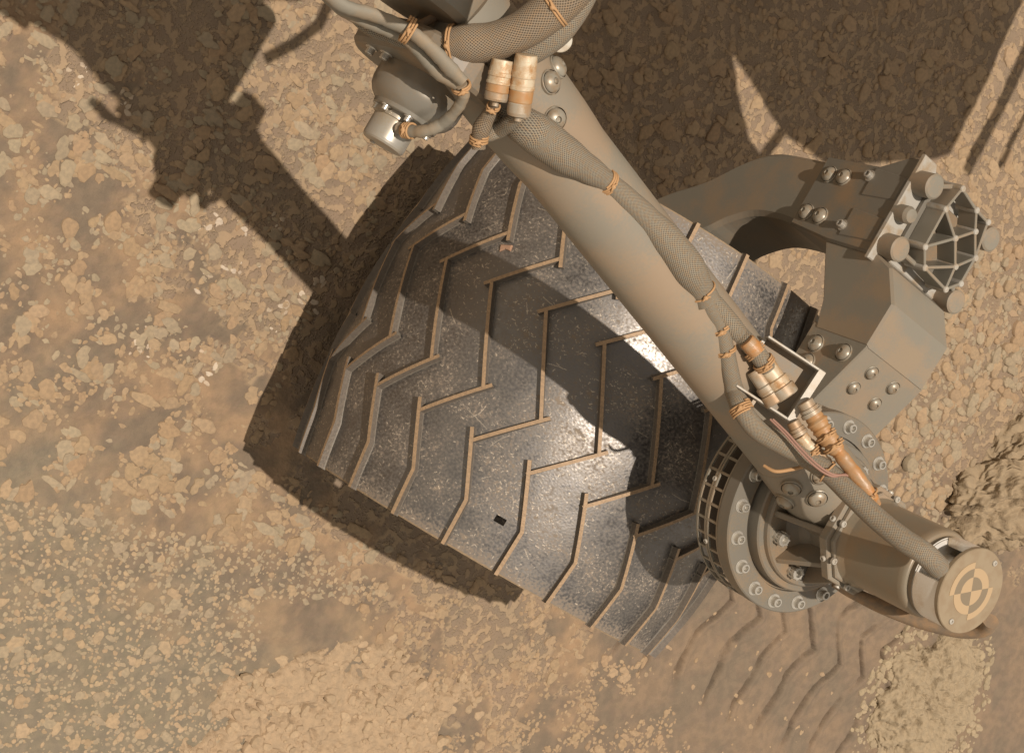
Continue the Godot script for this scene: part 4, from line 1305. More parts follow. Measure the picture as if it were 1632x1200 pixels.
func build_pivot() -> void:
	var t := thing("pivot_sensor", "grey rounded pivot sensor housing with a shiny cylinder end pointing down the picture", "sensor", Vector3(0.1, 0.58, -0.575))
	# local frame for outlines in the z-y plane, pushed along x
	var zy := Transform3D(Basis(Vector3(0, 0, 1), Vector3(0, 1, 0), Vector3(-1, 0, 0)), Vector3.ZERO)
	var ax := Transform3D(Basis(Vector3(0, 0, 1), Vector3(-1, 0, 0), Vector3(0, -1, 0)), Vector3(0, 0.6335, -0.572))
	var b := MB.new()
	b.prism(stadium(0.622, 0.668, -0.579, 0.048), -0.138, -0.1135, zy, 0.003)
	part("mounting_flange", b.mesh(M.paint_dark), t)
	b = MB.new()
	b.lathe([Vector2(0.0365, -0.1145), Vector2(0.0368, -0.104), Vector2(0.0366, -0.0985), Vector2(0.0352, -0.093), Vector2(0.0322, -0.0885), Vector2(0.0285, -0.0855), Vector2(0.0275, -0.0845)], ax * Transform3D(Basis.IDENTITY, Vector3(0.0015, 0, -0.006)), 48, 0.0, TAU, true)
	b.lathe([Vector2(0.0275, -0.0845), Vector2(0.0268, -0.0815), Vector2(0.0262, -0.081), Vector2(0.0, -0.081)], ax * Transform3D(Basis.IDENTITY, Vector3(0.0015, 0, -0.006)), 48)
	part("housing", b.mesh(M.paint_gloss), t)
	b = MB.new()
	b.lathe([Vector2(0.0192, -0.083), Vector2(0.0192, -0.0765), Vector2(0.0178, -0.076), Vector2(0.0176, -0.0745)], ax, 40)
	b.lathe([Vector2(0.0176, -0.0745), Vector2(0.0176, -0.0595), Vector2(0.0172, -0.0575), Vector2(0.016, -0.056), Vector2(0.0, -0.056)], ax, 40)
	var cy := part("end_cylinder", b.mesh(M.steel), t)
	bolt("small", Vector3(0.056, 0.622, -0.574), Vector3(-1, 0, 0), cy, 0.9)
	for k in 7:
		var a := TAU * k / 7.0 + 0.5
		bolt("cap", Vector3(0.081, 0.6395 + cos(a) * 0.0228, -0.5705 + sin(a) * 0.0228), Vector3(-1, 0, 0), t, 0.55)
	for q in [Vector2(-0.616, 0.624), Vector2(-0.612, 0.641)]:
		bolt("cap", Vector3(0.1135, q.y, q.x), Vector3(-1, 0, 0), t, 0.75)
	# the joint: block and pivot drum just beyond the upper edge of the picture
	var j := thing("bogie_joint", "large grey bogie pivot joint at the upper edge, half hidden by cable bundles", "joint", Vector3(0.22, 0.6, -0.66))
	b = MB.new()
	b.lathe([Vector2(0.0, -0.30), Vector2(0.052, -0.30), Vector2(0.056, -0.295), Vector2(0.056, -0.155), Vector2(0.05, -0.15), Vector2(0.0, -0.15)], Transform3D(Basis(Vector3(0, 0, 1), Vector3(-1, 0, 0), Vector3(0, -1, 0)), Vector3(0, 0.655, -0.625)), 48)
	part("pivot_drum", b.mesh(M.paint_clean), j)
	b = MB.new()
	var lay := Transform3D(Basis(Vector3(1, 0, 0), Vector3(0, 0, -1), Vector3(0, 1, 0)), Vector3.ZERO)
	b.prism([Vector2(0.145, 0.9), Vector2(0.15, 0.76), Vector2(0.142, 0.69), Vector2(0.15, 0.64), Vector2(0.31, 0.60), Vector2(0.335, 0.56), Vector2(0.41, 0.60), Vector2(0.44, 0.9)], 0.60, 0.685, lay, 0.006)
	part("joint_block", b.mesh(M.paint), j)  # mostly out of view; outline follows the shade it lays on the ground
	b = MB.new()
	b.prism(UNSEEN_SHADE_PLATE, 0.84, 0.87, lay, 0.004)
	part("unseen_shade_plate", b.mesh(M.paint_dark), j)  # unseen plate, placed high to darken the ground at the upper left
	b = MB.new()
	b.tube([Vector3(0.17, 0.65, -0.80), Vector3(0.165, 0.63, -0.95), Vector3(0.16, 0.61, -1.1), Vector3(0.155, 0.57, -1.35)], [0.035, 0.034, 0.034, 0.034], 32)
	part("unseen_front_tube", b.mesh(M.paint), j)  # out of view, shades the ground in the upper left corner
	b = MB.new()
	b.lathe([Vector2(0.0, 0.004), Vector2(0.0085, 0.004), Vector2(0.009, 0.003), Vector2(0.009, -0.002)], along(FLANGE_DISC[0], CAM_POS - FLANGE_DISC[0]), 28)
	part("white_tag", b.mesh(M.white), j)
	b = MB.new()
	b.tube([Vector3(0.21, 0.69, -0.83), Vector3(0.20, 0.68, -0.95), Vector3(0.19, 0.66, -1.1)], [0.008, 0.008, 0.008], 10)
	part("hose", b.mesh(M.grey_cable), j)  # out of view, placed to lay a thin dark strip beside the tube shadow
	b = MB.new()
	b.tube([Vector3(0.262, 0.70, -0.567), Vector3(0.295, 0.705, -0.548), Vector3(0.33, 0.71, -0.535), Vector3(0.37, 0.71, -0.54), Vector3(0.42, 0.70, -0.56)], [0.007, 0.007, 0.007, 0.007, 0.007], 10)
	part("hose", b.mesh(M.grey_cable), j)  # out of view, its shadow runs as a thin bar beside the block shadow

# ---------------------------------------------------------------- cables
func cable(called: String, label: String, pts: Array, rad: Array, mat: Material, category := "cable", lay := 26.0, squash := 1.0, wrinkle := 0.0) -> Node3D:
	var sp := smooth_path(pts, rad, 7)
	var mid: Vector3 = pts[pts.size() / 2]
	var t := thing(called, label, category, mid)
	if wrinkle > 0.0:
		for k in sp[1].size():
			sp[1][k] *= 1.0 + wrinkle * sin(k * 1.7) * sin(k * 0.61 + 1.0)
	var b := MB.new()
	b.tube(sp[0], sp[1], 20, 1.0, squash)
	var m := mat
	if lay > 0.0:
		# one weave repeat is as long as it is wide
		m = mat.duplicate()
		var r := 0.0
		for x in rad:
			r += x / rad.size()
		var around := maxf(1.0, roundf(TAU * r / 0.0155))
		m.uv1_scale = Vector3(around, path_length(sp[0]) / (TAU * r) * around, 1.0)
	part("sleeve", b.mesh(m), t)
	return t

func tie(at: Vector3, dir: Vector3, r: float, parent: Node3D, turns := 2) -> void:
	# a knotted cord round a cable: loops, a knot and two loose ends
	var xf := along(at, dir)
	var b := MB.new()
	var pts := []
	var rad := []
	var n := 22 * turns
	for k in n + 1:
		var a := TAU * k / 22.0
		pts.append(xf * Vector3(cos(a) * (r + 0.0008), (float(k) / n - 0.5) * 0.0021 * turns, sin(a) * (r + 0.0008)))
		rad.append(0.00095)
	b.tube(pts, rad, 6)
	var tp := part("tie_cord", b.mesh(M.tie), parent)
	var towards := (CAM_POS - at).normalized()
	var kn := at + (towards - dir.normalized() * towards.dot(dir.normalized())).normalized() * (r + 0.0015)
	var side := dir.normalized().cross(towards).normalized()
	b = MB.new()
	b.tube([kn - side * 0.002, kn, kn + side * 0.002], [0.0012, 0.0024, 0.0012], 7)
	for s in [-1.0, 1.0]:
		var e: Vector3 = kn + side * s * 0.0035 + dir.normalized() * 0.0012 + towards * 0.0005
		b.tube([kn, kn.lerp(e, 0.5) + towards * 0.0012, e], [0.0009, 0.0009, 0.0007], 5)
	part("knot", b.mesh(M.tie), tp)

func tie_on(t: Node3D, pts: Array, rad: Array, k: int, f := 0.0, turns := 2, grow := 1.0) -> void:
	var p: Vector3 = pts[k].lerp(pts[mini(k + 1, pts.size() - 1)], f)
	var d: Vector3 = pts[mini(k + 1, pts.size() - 1)] - pts[maxi(k - 1, 0)]
	tie(p, d, rad[k] * grow, t, turns)

func build_harness() -> void:
	var t := cable("braided_sleeve", "wide braided grey cable sleeve lying along the tube arm, pinched by ties", SLEEVE, SLEEVE_R, M.braid)
	tie_on(t, SLEEVE, SLEEVE_R, 5, 0.0, 3)
	tie_on(t, SLEEVE, SLEEVE_R, 10, 0.1, 1)
	t = cable("braided_cable", "long braided cable from the wide sleeve past the tray into the motor collar", BRANCH, BRANCH_R, M.braid)
	for k in [2, 3]:
		tie_on(t, BRANCH, BRANCH_R, k, 0.2, 2, 1.02)
	for k in [6, 10]:
		tie_on(t, BRANCH, BRANCH_R, k, 0.0, 4 if k == 6 else 1, 1.03)
	t = cable("braided_lead", "short braided lead going from the wide sleeve into the tray", BRANCH_TRAY, BRANCH_TRAY_R, M.braid)
	var b := MB.new()
	var sp := smooth_path(PLUG, PLUG_R)
	b.tube(sp[0], [0.0066, 0.0074, 0.0072, 0.0075, 0.0073, 0.0074, 0.0068], 16)
	part("tape_wrap", b.mesh(M.kapton), t)
	for k in [4, 5]:
		tie_on(t, BRANCH_TRAY, BRANCH_TRAY_R, k, 0.5, 3, 1.05)
	t = cable("thick_bundle", "thick tan braided cable bundle at the top edge above the two connectors", BUNDLE_BIG, BUNDLE_BIG_R, M.braid_tan)
	tie_on(t, BUNDLE_BIG, BUNDLE_BIG_R, 2, 0.0, 2, 1.03)
	tie_on(t, BUNDLE_BIG, BUNDLE_BIG_R, 6, 0.6, 2, 1.0)
	cable("lower_bundle", "grey braided bundle folded under the thick tan one at the top edge", BUNDLE_LOW, BUNDLE_LOW_R, M.braid)
	t = cable("grey_cable", "uppermost smooth grey cable at the top left above the pivot sensor", GREY_A, GREY_A_R, M.grey_cable, "cable", 0.0, 0.8, 0.08)
	tie_on(t, GREY_A, GREY_A_R, 3, 0.0, 3, 1.6)
	cable("grey_cable", "smooth grey cable tied just below the uppermost one over the pivot sensor", GREY_B, GREY_B_R, M.grey_cable, "cable", 0.0, 0.8, 0.08)
	cable("braided_cable", "braided cable half hidden behind the two smooth grey cables", GREY_C, GREY_C_R, M.braid)
	t = cable("sensor_lead", "dusty lead curling from the tied grey cables to the pivot sensor cylinder", MOTOR_LEAD, MOTOR_LEAD_R, M.grey_cable, "cable", 0.0, 1.0, 0.1)
	tie_on(t, MOTOR_LEAD, MOTOR_LEAD_R, 0, 0.2, 2, 1.3)
	tie_on(t, MOTOR_LEAD, MOTOR_LEAD_R, 5, 0.2, 4, 1.0)
	cable("tan_hose", "thin tan hose curving behind the smooth grey cables at the top edge", HOSE, HOSE_R, M.strap, "hose", 0.0)
	connector("taped_connector", "left of the two tan taped round connectors at the top", CONN_ONE, CONN_ONE_R)
	connector("taped_connector", "right of the two tan taped round connectors, against the tube arm", CONN_TWO, CONN_TWO_R)
	t = cable("pigtail_sleeve", "short fat braided pigtail hanging below the left taped connector", PIGTAIL_ONE, PIGTAIL_ONE_R, M.braid_tan)
	tie_on(t, PIGTAIL_ONE, PIGTAIL_ONE_R, 1, 0.0, 2, 1.0)
	tie_on(t, PIGTAIL_ONE, PIGTAIL_ONE_R, 4, 0.0, 3, 1.0)
	cable("pigtail_sleeve", "short braided pigtail crossing below the right taped connector", PIGTAIL_TWO, PIGTAIL_TWO_R, M.braid)
	cable("pigtail_sleeve", "small braided stub between the two taped connectors", PIGTAIL_TOP, PIGTAIL_TOP_R, M.braid)
	t = cable("taped_bundle", "lumpy tan taped bundle leaving the tray, tied above the orange piece", WRAPPED, WRAPPED_R, M.kapton_dusty, "cable", 0.0, 0.9, 0.16)
	for k in [2, 3]:
		tie_on(t, WRAPPED, WRAPPED_R, k, 0.3, 2, 1.02)
	t = cable("orange_bundle", "shiny orange taped bundle between the tied tan bundle and the motor", KAPTON, KAPTON_R, M.kapton, "cable", 0.0, 0.85, 0.06)
	tie_on(t, KAPTON, KAPTON_R, 3, 0.0, 1, 1.05)
	t = cable("tan_lead", "dusty tan lead beside the orange bundle below the tray", LEAD_B, LEAD_B_R, M.tape, "cable", 0.0, 1.0, 0.1)
	tie_on(t, LEAD_B, LEAD_B_R, 1, 0.3, 3, 1.1)
	cable("pink_wire", "thin pink wire curving over the braided cable, upper of the pair", WIRE_PINK, WIRE_PINK_R, M.wire, "wire", 0.0)
	cable("pink_wire", "thin dark pink wire curving over the braided cable, lower of the pair", WIRE_RED, WIRE_RED_R, M.wire, "wire", 0.0)
	cable("lacing_cord", "orange brown cord looped round the end of the tube arm", CORD, CORD_R, M.tie, "cord", 0.0)

func connector(called: String, label: String, pts: Array, rad: Array) -> void:
	var a: Vector3 = pts[0]
	var e: Vector3 = pts[2]
	var l := a.distance_to(e)
	var r: float = rad[1]
	var t := thing(called, label, "connector", e)
	var xf := along(a, e - a)
	var b := MB.new()
	b.lathe([Vector2(0.0, -0.004), Vector2(r * 0.9, -0.004), Vector2(r * 0.96, 0.0), Vector2(r * 0.98, l * 0.18), Vector2(r * 1.03, l * 0.2), Vector2(r * 1.03, l * 0.3), Vector2(r * 0.97, l * 0.32), Vector2(r * 1.0, l * 0.44), Vector2(r * 1.06, l * 0.46), Vector2(r * 1.06, l * 0.52), Vector2(r * 0.98, l * 0.54)], xf, 28)
	part("taped_shell", b.mesh(M.tape), t)
	b = MB.new()
	b.lathe([Vector2(r * 0.98, l * 0.54), Vector2(r * 1.0, l * 0.56), Vector2(r * 1.0, l * 0.74), Vector2(r * 0.95, l * 0.76)], xf, 28)
	part("coupling_ring", b.mesh(M.kapton_dusty), t)
	b = MB.new()
	b.lathe([Vector2(r * 0.95, l * 0.76), Vector2(r * 1.0, l * 0.78), Vector2(r * 1.0, l * 0.94), Vector2(r * 0.92, l), Vector2(r * 0.3, l), Vector2(r * 0.3, l + 0.004), Vector2(0.0, l + 0.004)], xf, 28)
	part("back_nut", b.mesh(M.dusty_metal), t)

# ---------------------------------------------------------------- open tray with plugs on the tube arm
func build_tray() -> void:
	var A: Vector3 = TRAY[0]
	var B: Vector3 = TRAY[1]
	var C: Vector3 = TRAY[2]
	var D: Vector3 = TRAY[3]
	var ux := (B - A + C - D).normalized()
	var uz := (C - B + D - A)
	uz = (uz - ux * uz.dot(ux)).normalized()
	var un := uz.cross(ux).normalized()
	if un.dot(CAM_POS - A) < 0:
		un = -un
	var ctr := (A + B + C + D) * 0.25
	var lx := (B - A).length()
	var lz := (C - B).length()
	var t := thing("cable_tray", "open pale metal tray holding plugs, clamped on the tube arm", "tray", ctr - un * 0.026)
	var bs := Basis(ux, un, ux.cross(un))
	var h := 0.021
	var sgn := 1.0 if ux.cross(un).dot(uz) > 0 else -1.0
	for w in [[Vector3(lx, h, 0.0022), Vector3(0, -h * 0.5, -lz * 0.5 * sgn)], [Vector3(lx, h, 0.0022), Vector3(0, -h * 0.5, lz * 0.5 * sgn)], [Vector3(0.0062, h, lz + 0.002), Vector3(lx * 0.5, -h * 0.5 + 0.0006, 0)], [Vector3(0.003, h * 0.35, lz * 0.96), Vector3(-lx * 0.5, -h * 0.82, 0)]]:
		var b := MB.new()
		b.box(w[0], Transform3D(bs, ctr + bs * w[1]), 0.0006)
		part("wall", b.mesh(M.alu), t)
	var f := MB.new()
	f.box(Vector3(lx, 0.003, lz), Transform3D(bs, ctr + bs * Vector3(0, -h, 0)), 0.0004)
	part("tray_floor", f.mesh(M.tray_floor), t)
	# clamp ring holding it on the arm
	f = MB.new()
	f.box(Vector3(lx * 0.9, 0.014, 0.02), Transform3D(bs, ctr + bs * Vector3(0, -h - 0.007, 0)), 0.001)
	part("clamp", f.mesh(M.paint_dark), t)
	f = MB.new()
	f.box(Vector3(0.009, 0.006, 0.008), Transform3D(bs, ctr + bs * Vector3(-lx * 0.22, -h * 0.55, (lz * 0.5 + 0.005) * sgn)), 0.0008)
	f.box(Vector3(0.003, 0.012, 0.006), Transform3D(bs, ctr + bs * Vector3(-lx * 0.22 + 0.005, -h * 0.5, (lz * 0.5 + 0.004) * sgn)), 0.0006)
	part("tie_mount", f.mesh(M.white), t)
	plug("tray_plug", "upper tan plug lying in the open tray", PLUG_A, PLUG_A_R, M.tape)
	plug("tray_plug", "lower pale plug with a bright end lying in the open tray", PLUG_B, PLUG_B_R, M.dusty_metal)
	plug("backshell", "larger tan connector shell leaving the tray towards the orange bundle", BACKSHELL_A, BACKSHELL_A_R, M.dusty_metal)
	plug("backshell", "smaller grey connector shell leaving the lower corner of the tray", BACKSHELL_B, BACKSHELL_B_R, M.dusty_metal)

func plug(called: String, label: String, pts: Array, rad: Array, mat: Material) -> void:
	var a: Vector3 = pts[0]
	var e: Vector3 = pts[pts.size() - 1]
	var l := a.distance_to(e)
	var r: float = rad[0]
	var t := thing(called, label, "connector", (a + e) * 0.5)
	var b := MB.new()
	b.lathe([Vector2(0.0, 0.0), Vector2(r * 0.8, 0.0), Vector2(r * 0.85, l * 0.04), Vector2(r * 0.85, l * 0.45), Vector2(r * 1.0, l * 0.48), Vector2(r * 1.02, l * 0.62), Vector2(r * 0.95, l * 0.64), Vector2(r * 0.95, l * 0.7)], along(a, e - a), 20)
	part("shell", b.mesh(mat), t)
	b = MB.new()
	b.lathe([Vector2(r * 0.9, l * 0.7), Vector2(r * 1.1, l * 0.72), Vector2(r * 1.1, l * 0.97), Vector2(r * 1.0, l), Vector2(0.0, l)], along(a, e - a), 14)
	part("nut", b.mesh(M.dusty_metal), t)

# ---------------------------------------------------------------- the rover's body overhead, out of the picture; it shades the far ground
func build_rover_body() -> void:
	# outlines as Vector2(x, -z), cut to the shade wanted on the far ground
	var lay := Transform3D(Basis(Vector3(1, 0, 0), Vector3(0, 0, -1), Vector3(0, 1, 0)), Vector3.ZERO)
	var t := thing("rover_chassis", "grey rover body above the far ground, beyond the picture's upper right edge", "rover body", Vector3(0.9, 0.85, -0.2))
	var b := MB.new()
	b.prism([Vector2(0.43, 0.72), Vector2(0.6555, 0.72), Vector2(0.6555, 0.12), Vector2(0.645, 0.045), Vector2(0.606, -0.005), Vector2(0.576, -0.055), Vector2(0.558, -0.14), Vector2(0.55, -0.167), Vector2(0.43, -0.167)], 0.85, 0.872, lay, 0.004)
	part("unseen_side_pan", b.mesh(M.paint_clean), t)  # out of view; its edge leaves a lit slit on the far ground
	b = MB.new()
	b.prism([Vector2(0.656, 0.72), Vector2(1.8, 0.72), Vector2(1.8, -0.28), Vector2(0.9, -0.378), Vector2(0.757, -0.392), Vector2(0.735, -0.37), Vector2(0.622, -0.2), Vector2(0.615, -0.10), Vector2(0.6462, 0.044), Vector2(0.6562, 0.12)], 0.85, 0.872, lay, 0.004)
	part("unseen_belly_pan", b.mesh(M.paint_clean), t)  # out of view, shades the far ground up to the lit strips
	b = MB.new()
	b.prism([Vector2(0.72, 0.7), Vector2(1.75, 0.7), Vector2(1.75, -0.15), Vector2(0.9, -0.2), Vector2(0.78, -0.1), Vector2(0.74, 0.1)], 0.8725, 1.15, lay, 0.01)
	part("body_box", b.mesh(M.paint_clean), t)
	b = MB.new()
	b.tube([Vector3(0.75, 0.86, 0.437), Vector3(0.91, 0.86, 0.428), Vector3(1.8, 0.86, 0.34)], [0.011, 0.011, 0.011], 16)
	part("unseen_shade_rail", b.mesh(M.paint_dark), t)  # out of view, placed to lay a dark bar between lit strips
	b = MB.new()
	b.tube([Vector3(0.79, 0.86, 0.493), Vector3(0.91, 0.86, 0.484), Vector3(1.8, 0.86, 0.40)], [0.006, 0.006, 0.006], 12)
	part("unseen_shade_rail", b.mesh(M.paint_dark), t)  # thinner unseen bar, darkens a second line on the far ground
	b = MB.new()
	b.tube([Vector3(0.53, 0.865, 0.085), Vector3(0.585, 0.865, 0.09), Vector3(0.65, 0.865, 0.1)], [0.009, 0.009, 0.009], 10)
	part("hose", b.mesh(M.grey_cable), t)  # out of view, placed to cross the lit slit with a dark bar

# ---------------------------------------------------------------- loose stones
func stone_mesh(b: MB, at: Vector3, r: float, h: float, r_: RandomNumberGenerator, tone: Color, rough: float) -> void:
	var n := 7 if r < 0.003 else (9 if r < 0.006 else 13)
	var turn := r_.randf() * TAU
	var sx := r_.randf_range(0.7, 1.3) * (0.75 if rough > 0.9 and r_.randf() < 0.3 else 1.0)
	var ph1 := r_.randf() * TAU
	var ph2 := r_.randf() * TAU
	var ph3 := r_.randf() * TAU
	var a1 := r_.randf_range(0.05, 0.30)
	var a2 := r_.randf_range(0.0, 0.16)
	var a3 := r_.randf_range(0.0, 0.08)
	var tilt := Vector2(r_.randf_range(-0.06, 0.06), r_.randf_range(-0.06, 0.06))
	var base := b.v.size()
	b.col = tone
	var rr := PackedFloat32Array()
	for k in n:
		var a := TAU * k / n
		var q := 1.0 + rough * (a1 * sin(2.0 * a + ph1) + a2 * sin(3.0 * a + ph2) + a3 * sin(5.0 * a + ph3)) + r_.randf_range(-0.22, 0.22) * rough
		rr.append(maxf(0.3, q) * r)
	# rings: foot, shoulder (side), shoulder (top), inner top, then the middle
	var bevel := clampf(h * 0.45 / r, 0.04, 0.4)
	for ring in 4:
		for k in n:
			var a := TAU * k / n + turn
			var d := Vector3(cos(a) * sx, 0, sin(a) / sx)
			var f: float = [1.06, 1.0, 1.0, 1.0 - bevel][ring]
			var y: float = [-0.0035, h * 0.62, h * 0.62, h][ring]
			if ring >= 1:
				y += (tilt.x * d.x + tilt.y * d.z) * rr[k] * f
			if ring == 3:
				y += r_.randf_range(-0.1, 0.1) * h
			var nn: Vector3 = d.normalized()
			if ring == 0:
				nn = (nn + Vector3(0, 0.2, 0)).normalized()
			elif ring == 1:
				nn = (nn + Vector3(0, 0.5, 0)).normalized()
			elif ring == 2:
				nn = (nn * 0.6 + Vector3.UP).normalized()
			else:
				nn = (nn * r_.randf_range(0.0, 0.25) + Vector3.UP).normalized()
			b.vert(at + d * rr[k] * f + Vector3(0, y, 0), nn)
	var mid := b.vert(at + Vector3(0, h * r_.randf_range(0.92, 1.1), 0), Vector3.UP)
	for k in n:
		var l := (k + 1) % n
		for ring in [0, 2]:
			var p: int = base + ring * n + k
			var q: int = base + ring * n + l
			b.ix.append_array(PackedInt32Array([p, q, q + n, p, q + n, p + n]))
		b.ix.append_array(PackedInt32Array([base + 3 * n + k, base + 3 * n + l, mid]))

func scatter(poly: Array, n: int, r0: float, r1: float, power: float, flat: float, rough: float, tones: Array, sd: int, area: String, out: Array, patchy := 0.0) -> void:
	var r := RandomNumberGenerator.new()
	r.seed = sd
	var pp := PackedVector2Array(poly)
	var lo := pp[0]
	var hi := pp[0]
	for p in pp:
		lo = lo.min(p)
		hi = hi.max(p)
	var made := 0
	var tries := 0
	while made < n and tries < n * 30:
		tries += 1
		var p := Vector2(r.randf_range(lo.x, hi.x), r.randf_range(lo.y, hi.y))
		if not Geometry2D.is_point_in_polygon(p, pp):
			continue
		if patchy > 0.0 and nz_c.get_noise_2d(p.x * 1.3 + 20.0, p.y * 1.3) < patchy * r.randf_range(-0.4, 0.35):
			continue
		if Vector2(p.x / 0.215, p.y / 0.1).length() < 1.0:
			continue
		var rad := r0 + (r1 - r0) * pow(r.randf(), power)
		var tone: Color = tones[r.randi() % tones.size()]
		tone = tone * r.randf_range(0.93, 1.05)
		var high := rad * flat if flat > 0.0 else 0.0018 + rad * 0.10
		out.append([p, rad, high * r.randf_range(0.75, 1.25), tone, rough, area, r.randi()])
		made += 1

func build_stones() -> void:
	var tan := [Color(0.325, 0.232, 0.142), Color(0.31, 0.223, 0.138), Color(0.332, 0.24, 0.149), Color(0.305, 0.213, 0.128)]
	var pale := [Color(0.355, 0.265, 0.168), Color(0.345, 0.255, 0.16), Color(0.33, 0.24, 0.149)]
	var olive := [Color(0.305, 0.243, 0.163), Color(0.29, 0.231, 0.157), Color(0.315, 0.252, 0.17)]
	var white := [Color(0.48, 0.40, 0.31), Color(0.42, 0.335, 0.245)]
	var all := []
	scatter(CRUST, 620, 0.0035, 0.0105, 1.9, 0.38, 1.0, tan + olive, 1, "crust", all, 0.9)
	scatter(CRUST, 2100, 0.0012, 0.0042, 1.6, 0.5, 0.9, tan + olive, 2, "crust", all, 0.6)
	scatter(MIDDLE, 230, 0.0035, 0.0115, 1.8, 0.34, 1.0, tan + olive, 3, "middle", all, 0.9)
	scatter(MIDDLE, 900, 0.001, 0.0042, 1.7, 0.5, 0.8, tan, 4, "middle", all, 0.5)
	scatter(SMALL, 190, 0.003, 0.0085, 1.9, 0.4, 0.9, olive + pale, 5, "lower", all)
	scatter(SMALL, 3900, 0.0008, 0.0034, 1.6, 0.5, 0.7, olive + pale, 6, "lower", all)
	scatter(PATCHY, 220, 0.0025, 0.0085, 1.8, 0.45, 1.0, tan, 9, "front", all, 0.5)
	scatter(PATCHY, 1500, 0.001, 0.0036, 1.6, 0.5, 0.8, tan, 10, "front", all, 0.3)
	scatter(RIGHT, 600, 0.004, 0.0115, 1.5, 0.75, 0.6, olive + tan, 11, "right", all)
	scatter(RIGHT, 700, 0.0015, 0.0045, 1.5, 0.7, 0.6, olive, 12, "right", all)
	scatter(SHADED, 520, 0.004, 0.0125, 1.9, 0.3, 1.0, tan, 13, "far", all, 0.6)
	scatter(SHADED, 1600, 0.0015, 0.005, 1.5, 0.55, 0.8, tan, 14, "far", all)
	scatter([Vector2(-0.27, 0.5), Vector2(-0.1, 0.45), Vector2(-0.05, 0.8), Vector2(-0.15, 1.0), Vector2(-0.4, 0.9)], 90, 0.001, 0.005, 2.2, 0.4, 0.9, tan, 15, "track", all, 0.5)
	for w in [[-0.06, -0.312, 0.05], [-0.046, -0.208, 0.035], [-0.078, -0.236, 0.03], [-0.183, -0.358, 0.03], [-0.174, -0.275, 0.025], [0.002, -0.289, 0.02], [0.028, -0.583, 0.02], [0.026, -0.517, 0.018], [-0.034, -0.361, 0.02]]:
		var c := Vector2(w[0], w[1])
		scatter([c + Vector2(-w[2], -w[2] * 0.6), c + Vector2(w[2], -w[2] * 0.5), c + Vector2(w[2] * 0.7, w[2] * 0.7), c + Vector2(-w[2] * 0.8, w[2] * 0.6)], int(w[2] * 420), 0.001, 0.0048, 1.9, 0.5, 1.0, white, 100 + int(w[2] * 1000 + w[0] * 100), "white", all)
	# the three hundred that show largest become things of their own
	var inv := cam.transform.affine_inverse()
	var half := tan_half()
	var rank := []
	for k in all.size():
		var p: Vector3 = inv * Vector3(all[k][0].x, 0.0, all[k][0].y)
		var sx := absf(p.x / -p.z) / (half * 1.3617)
		var sy := absf(p.y / -p.z) / half
		if sx < 1.0 and sy < 1.0 and hidden(all[k][0]) == false:
			rank.append([all[k][1] / -p.z, k])
	rank.sort_custom(func(a, b): return a[0] > b[0])
	var single := {}
	for k in mini(300, rank.size()):
		single[rank[k][1]] = true
	var told := {"crust": ["flaky tan stone", "in the crust left of the wheel", "flaky stones in the crust left of the wheel"],
		"middle": ["flat tan stone", "on bare sand at middle left", "tan stones on bare sand at the middle left"],
		"lower": ["olive tan pebble", "in the fine gravel at lower left", "pebbles in fine gravel at the lower left"],
		"slab": ["pale flake", "on the bottom bedrock slab", "pale flakes on the bedrock slab"],
		"front": ["small tan stone", "on orange sand below the wheel", "small stones on sand below the wheel"],
		"right": ["rounded pebble", "in the pebble field right of the fork", "rounded pebbles right of the fork"],
		"far": ["shaded brown stone", "on the dark far ground", "shaded stones on the far ground"],
		"track": ["tan stone", "on the smooth wheel track", "small stones on the wheel track"],
		"white": ["whitish crumb", "in the crust left of the wheel", "whitish crumbs left of the wheel"]}
	# counted from the top of the picture, or among the larger ones from the largest
	var order := {}
	for k in single:
		var ar: String = all[k][5]
		if not order.has(ar):
			order[ar] = []
		var p: Vector3 = inv * Vector3(all[k][0].x, 0.0, all[k][0].y)
		order[ar].append([p.y / -p.z, k])
	var words := {}
	for ar in order:
		order[ar].sort_custom(func(x, y): return x[0] > y[0])
		for q in order[ar].size():
			var nth := "topmost" if q == 0 else ("lowest" if q == order[ar].size() - 1 else ordinal(q + 1) + " from the top")
			words[order[ar][q][1]] = "%s %s, %s" % [told[ar][0], told[ar][1], nth]
	var called := {"crust": "flaky_stone", "middle": "tan_stone", "lower": "gravel_pebble", "slab": "pale_flake", "front": "sand_stone", "right": "round_pebble", "far": "shaded_stone", "track": "track_stone", "white": "white_crumb"}
	var rest := MB.new()
	var r := RandomNumberGenerator.new()
	for k in all.size():
		var s: Array = all[k]
		r.seed = s[6]
		var at := Vector3(s[0].x, ground_height(s[0].x, s[0].y) - 0.0005, s[0].y)
		if s[5] == "slab":
			at.y += 0.004
		if single.has(k):
			var b := MB.new()
			stone_mesh(b, Vector3.ZERO, s[1], s[2], r, s[3], s[4])
			var o := MeshInstance3D.new()
			o.name = numbered(called[s[5]])
			o.mesh = b.mesh(M.stone, true)
			o.position = at
			o.set_meta("label", words[k])
			o.set_meta("category", "stone")
			o.set_meta("group", told[s[5]][2])
			add_child(o)
		else:
			stone_mesh(rest, at, s[1], s[2], r, s[3], s[4])
	var g := MeshInstance3D.new()
	g.name = "gravel"
	g.mesh = rest.mesh(M.stone, true)
	g.set_meta("kind", "stuff")
	g.set_meta("label", "fine tan gravel and crumbs scattered over the ground")
	g.set_meta("category", "gravel")
	add_child(g)

func ordinal(n: int) -> String:
	var end := "th"
	if n % 100 < 11 or n % 100 > 13:
		end = {1: "st", 2: "nd", 3: "rd"}.get(n % 10, "th")
	return "%d%s" % [n, end]

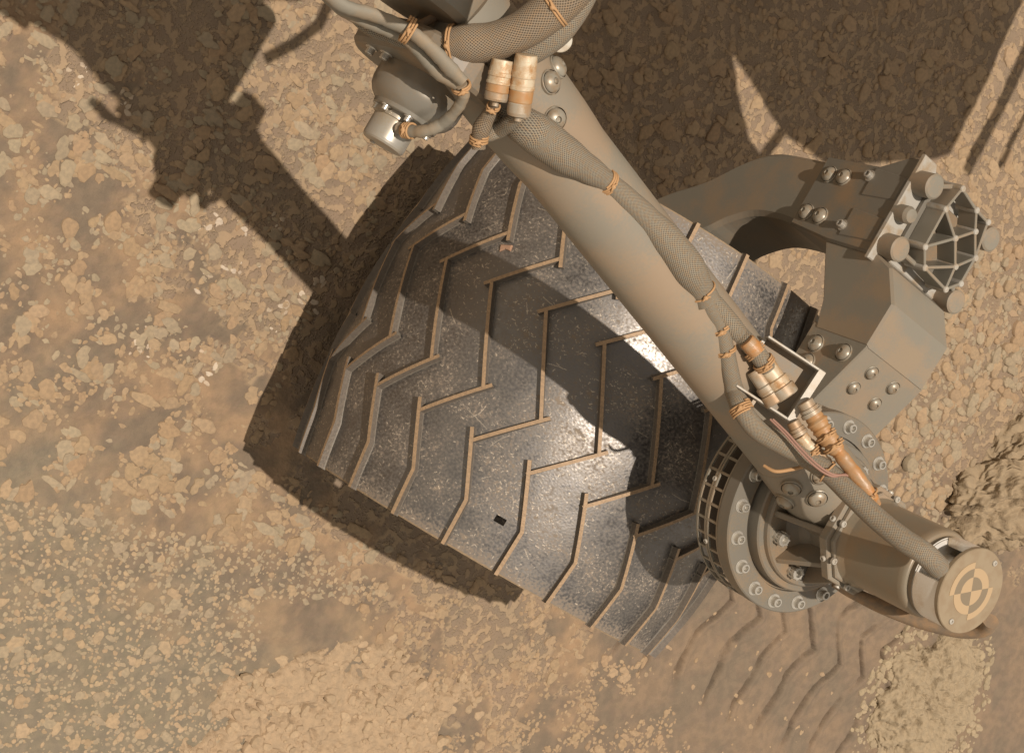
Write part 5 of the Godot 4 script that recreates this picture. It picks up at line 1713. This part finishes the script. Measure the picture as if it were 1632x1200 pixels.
func hidden(p: Vector2) -> bool:
	# under the wheel as the camera sees it
	return p.x > -0.21 and p.x < 0.2 and p.y > -0.12 and p.y < 0.42

func tan_half() -> float:
	return tan(deg_to_rad(cam.fov * 0.5))
